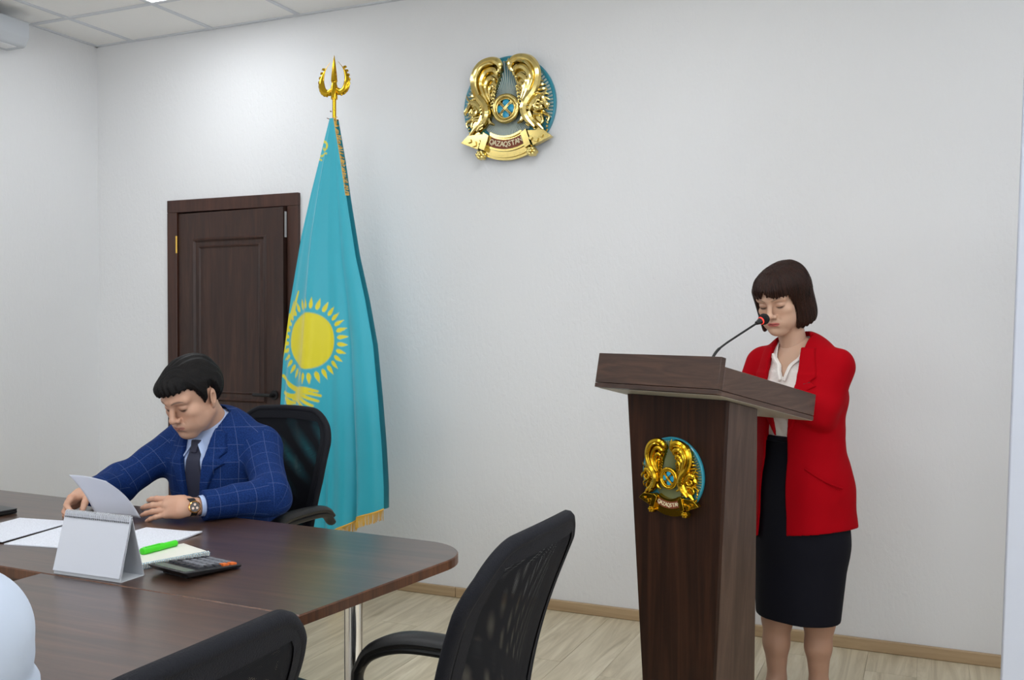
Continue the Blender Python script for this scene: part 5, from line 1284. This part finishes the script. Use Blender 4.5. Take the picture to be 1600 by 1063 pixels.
op = poly2([(-.100, .5), (.030, .5), (.020, .80), (.020, 1.0), (.034, 1.08), (.062, 1.18), (.064, 1.27), (.06, 1.40), (-.06, 1.40), (-.066, 1.27), (-.066, 1.18), (-.060, 1.08), (-.075, 1.0)])
NAw = HW + SW*(RW_ @ np.array((0, .018, -.075))); ndw = (NAw-NBw)/np.linalg.norm(NAw-NBw)
def wjacket(d, X, Y, Z):
    p2 = op(X[:, 0, 0][:, None], Z[0, 0][None, :])[:, None, :]
    f1 = .005*np.sin(60*((X-wLE[0])*.5+(Z-wLE[2])*1.0)+1)*np.exp(-((X-wLE[0])**2+(Y-wLE[1])**2+(Z-wLE[2])**2)/.009)
    f2 = .010*np.sin(np.arctan2(X, -Y)*5+.6)*np.clip((1.0-Z)*2.6, 0, 1)
    d = d + f1 + f2 + (.0055*wob(X, Y, Z, 26, 41)+.0020*wob(X, Y, Z, 62, 43))*np.clip(np.abs(X)*12-.6, 0, 1)
    d = smax(d, -np.maximum(p2, Y+.02), .004)
    inner = ev(JW, X, Y, Z, .03)+.010 + .010*np.sin(np.arctan2(X, -Y)*5+.6)*np.clip((1.0-Z)*2.6, 0, 1); d = smax(d, -np.maximum(inner, Z-.97), .003)     # hollow skirt of the jacket
    d = smax(d, -cone(NBw-ndw*.03, NBw+ndw*.14, .060, .060)[0](X, Y, Z), .004)
    for W2, E_ in ((wLW, wLE), (wRW, wRE)):
        e = (W2-E_)/np.linalg.norm(W2-E_); t = (X-W2[0])*e[0]+(Y-W2[1])*e[1]+(Z-W2[2])*e[2]; near_ = (X-W2[0])**2+(Y-W2[1])**2+(Z-W2[2])**2 < .012
        d = np.where(near_, smax(d, t+.025, .002), d)
    return smax(d, .640+.16*(X-.04)-Z, .004)
garment('jacket', JW + JWA, .026, .0042, M_red_j, wom, wjacket)
for s in (-1, 1):
    P = [(.024, .99), (.062, 1.06), (.102, 1.155), (.126, 1.176), (.106, 1.190), (.120, 1.207), (.098, 1.31), (.058, 1.31), (.062, 1.26), (.062, 1.18), (.036, 1.08)]
    P = [(s*x, z) for x, z in P]; P = P if s > 0 else P[::-1]
    P_ = poly2(P); F = Field((-.16, -.20, .96), (.16, .0, 1.33), .003); X, Y, Z = F.grid(); d = ev(JW, X, Y, Z, .026)
    p2 = P_(X[:, 0, 0][:, None], Z[0, 0][None, :])[:, None, :]
    F.a = np.broadcast_to(smax(smax(np.abs(d-.000)-.0085, p2, .004), Y+.012, .002), F.a.shape).astype(np.float32).copy(); V, Q = F.tri(); meshvq('lapel', V, Q, M_red_j, wom)
pbw = np.array((0, 1.0, .2)); pbw -= ndw*(pbw @ ndw); pbw /= np.linalg.norm(pbw)
def wcollar(d, X, Y, Z):
    x, y, z = X-NBw[0], Y-NBw[1], Z-NBw[2]; ax_ = x*ndw[0]+y*ndw[1]+z*ndw[2]; pb = x*pbw[0]+y*pbw[1]+z*pbw[2]
    q = cone(NBw-ndw*.07, NBw+ndw*.08, .080, .062)[0](X, Y, Z)
    return smax(smax(np.abs(q)-.005, smax(-.05-ax_, ax_-.036, .004), .004), -(pb+.015), .004)
garment('jacket_collar', [cone(NBw-ndw*.06, NBw+ndw*.06, .09, .09)], 0, .003, M_red_j, wom, wcollar)
def on_jacket(x, z, off=.004):     # point on the front of the jacket
    ys = np.linspace(-.26, .0, 260); d = ev(JW, np.full(260, x), ys, np.full(260, z), .026); return np.array((x, ys[np.argmax(d < 0)]-off, z))
MB().tube([on_jacket(.088, 1.182, .008), on_jacket(.106, 1.188, .008)], .0042, 8, flat=.5).build('lapel_pin', M_black, wom, smooth=True)
MB().tube([on_jacket(.09+.012*i, .885-.0085*i, .010) for i in range(9)], .0032, 6).build('pocket_welt', M_red_j, wom, smooth=True)
for s, fx, fy in ((-1, -.060, -.060), (1, .068, .012)):
    F = Field((fx-.055, fy-.17, -.005), (fx+.055, fy+.07, .12), .0035)
    F.add(cone((fx, fy+.012, .062), (fx, fy-.06, .040), .036, .036)); F.add(cone((fx, fy-.06, .040), (fx, fy-.125, .026), .037, .024, (0, 0, 1), 1.3), .02); F.cut(cone((fx, fy+.005, .10), (fx, fy-.045, .082), .034, .030), .004)
    F.add(cone((fx, fy+.028, .05), (fx, fy+.030, .0), .018, .013), .01); X, Y, Z = F.grid(); F.a = np.maximum(F.a, -Z+.001).astype(np.float32)
    V, Q = F.tri(); meshvq('shoe', V, Q, M_shoe, wom)

# ------------------------------------------------------------------ the person in white at the left edge
wh = thing('person', 'person in a white shirt at the lower left corner, cut off by the picture edge', 'person', (-.87, .355, 0), rad(-92))
M_wshirt = plain('white_shirt', srgb(178, 188, 204), .7, sheen=.1)
pLS, pRS = np.array((.058, -.01, 1.065)), np.array((-.280, -.01, 1.080)); pLE, pRE = np.array((.15, -.12, .82)), np.array((-.372, -.07, .86)); pLW, pRW = np.array((.08, -.33, .79)), np.array((-.25, -.34, .79))
def p_torso(g): return chain([(0, .0, .52), (-.03, .0, .64), (-.08, .0, .87), (-.115, .0, 1.02), (-.12, .0, 1.09)], [.160+g, .150+g, .165+g, .155+g, .08+g], WN, 1.35) + [cone((s*.04-.12, .0, 1.125), (s*.16-.12, -.005, 1.092), .028+g, .046+g) for s in (-1, 1)]
def p_arm(s, g):
    S_, E_, W2 = (pLS, pLE, pLW) if s > 0 else (pRS, pRE, pRW); return [cone(S_, E_, .048+g, .040+g), cone(E_, W2, .040+g, .027+g)]
HP = np.array((-.12, -.05, 1.325)); RP = rotm(0, rad(10), 0)
V, Q, C_ = head('man', (0, .022, -.06), inv((-.12, .0, 1.09), HP, RP, 1.0), .052, SKM, LIPM, .003)
parts = [(HP + V @ RP.T, Q, C_)]
for wr_, e_, sd, f_ in ((pLW, pLE, -1, (-.3, -1, 0)), (pRW, pRE, 1, (.3, -1, 0))):
    hp_, _t = hand_prims(wr_, f_, (0, 0, 1), sd, [(.1, .25, .2)]*4, sc=.97, arm=wr_+(e_-wr_)*.2); parts.append(hand_mesh(hp_, SKM, .0025))
leg3 = [cone((s*.09, -.02, .575), (s*.13, -.40, .575), .08, .062) for s in (-1, 1)] + [cone((s*.13, -.40, .575), (s*.14, -.36, .09), .06, .042) for s in (-1, 1)]
b1, q1 = tube_field(p_torso(-.004)+p_arm(1, -.004)+p_arm(-1, -.004)+leg3, .03, .008).tri(); parts.append((b1, q1, np.tile(np.array(SKM[:3]), (len(b1), 1))))
V, Q, C_ = joinvq(parts); meshvq('body', V, Q, M_skin, wh, C_)
def wshirt(d, X, Y, Z):
    r2 = (X+.38)**2+(Y+.0)**2+(Z-.985)**2
    d = d + .0045*np.sin(170*Z+30*Y)*np.exp(-r2/.004) + .003*wob(X, Y, Z, 30, 51)
    d = smax(d, -cone((-.12, 0, 1.08), (-.12, -.02, 1.22), .056, .056)[0](X, Y, Z), .004)
    for W2, E_ in ((pLW, pLE), (pRW, pRE)):
        e = (W2-E_)/np.linalg.norm(W2-E_); t = (X-W2[0])*e[0]+(Y-W2[1])*e[1]+(Z-W2[2])*e[2]; d = np.where((X-W2[0])**2+(Y-W2[1])**2+(Z-W2[2])**2 < .012, smax(d, t+.01, .002), d)
    return smax(d, .50-Z, .004)
garment('shirt', p_torso(.012)+p_arm(1, .014)+p_arm(-1, .014), .03, .0045, M_wshirt, wh, wshirt)
garment('shirt_collar', [cone((-.12, 0, 1.08), (-.12, -.01, 1.15), .066, .064)], 0, .004, M_wshirt, wh, lambda d, X, Y, Z: np.maximum(np.abs(cone((-.12, 0, 1.02), (-.12, -.015, 1.22), .062, .060)[0](X, Y, Z))-.003, np.maximum(1.07-Z, Z-1.145)))
F = Field((-.115, -.15, -.11), (.115, .14, .155), .0035); X, Y, Z = F.grid()
th = np.degrees(np.abs(np.arctan2(X, -Y))); zc = np.interp(th, [0, 45, 66, 82, 100, 122, 180], [.062, .058, .028, .018, .03, -.03, -.07])
F.a = (smax(ell((0, .02, .043), (.083, .1, .09))[0](X, Y, Z)+.003*wob(X, Y, Z, 90, 61), (zc-Z)*.8, .01)).astype(np.float32); F.cut(ell((0, .014, .024), (.0735, .089, .08))); V, Q = F.tri()
o = meshvq('hair', HP + V @ RP.T, Q, M_hairm, wh); flow_attr(o, V*np.array((400, 60, 60)))
garment('trousers', [cone((s*.09, .01, .58), (s*.13, -.40, .58), .092, .072) for s in (-1, 1)] + [cone((s*.13, -.40, .58), (s*.14, -.36, .10), .07, .055) for s in (-1, 1)] + [cone((-.06, .0, .595), (.06, .0, .595), .10, .10)], .03, .008, plain('charcoal_trousers', srgb(34, 35, 40), .8), wh)
for s in (-1, 1):
    F = Field((s*.14-.07, -.60, -.01), (s*.14+.07, -.26, .13), .005); F.add(cone((s*.14, -.35, .05), (s*.145, -.52, .034), .048, .036, (0, 0, 1), 1.15)); F.add(cone((s*.14, -.35, .06), (s*.14, -.35, .11), .046, .045), .02); F.a = np.maximum(F.a, -F.grid()[2]).astype(np.float32)
    V, Q = F.tri(); meshvq('shoe', V, Q, M_shoe, wh)

# ------------------------------------------------------------------ pieces that belong to a part become its sub-parts
def base(o): return o.name.split('.')[0]
SUB = {'lapel': 'jacket', 'jacket_collar': 'jacket', 'pocket_welt': 'jacket', 'lapel_pin': 'jacket', 'shirt_collar': 'shirt', 'collar_point': 'shirt', 'shirt_cuff': 'shirt', 'tie_knot': 'tie', 'fingernails': 'body',
       'watch_case': 'watch_strap', 'lace_trim': 'blouse', 'waistband': 'skirt', 'arm_pad': 'armrest_loop', 'caster': 'base_arm', 'back_border': 'back_frame', 'lettering': 'banner', 'banner_ground': 'banner',
       'hub_ring': 'hub_drum', 'hub_cell': 'hub_drum', 'hub_bars': 'hub_drum', 'fringe': 'cloth', 'fringe_braid': 'cloth', 'light_ring': 'capsule', 'foam_windscreen': 'capsule', 'wire_binding': 'page_block', 'punched_holes': 'page_block',
       'clip': 'cap', 'label_band': 'cap', 'rear_foot': 'body', 'foot_plate': 'leg'}
for root in [o for o in SC.objects if o.type == 'EMPTY' and o.parent is None]:
    kids = list(root.children); byname = {}
    for k in kids: byname.setdefault(base(k), []).append(k)
    for k in kids:
        p = SUB.get(base(k))
        if p and p in byname:
            i = byname[base(k)].index(k); k.parent = byname[p][i % len(byname[p])]
    if 'watch_case' in byname:
        for nm in ('watch_dial', 'watch_subdials'):
            for k in byname.get(nm, []): k.parent = byname['watch_strap'][0]
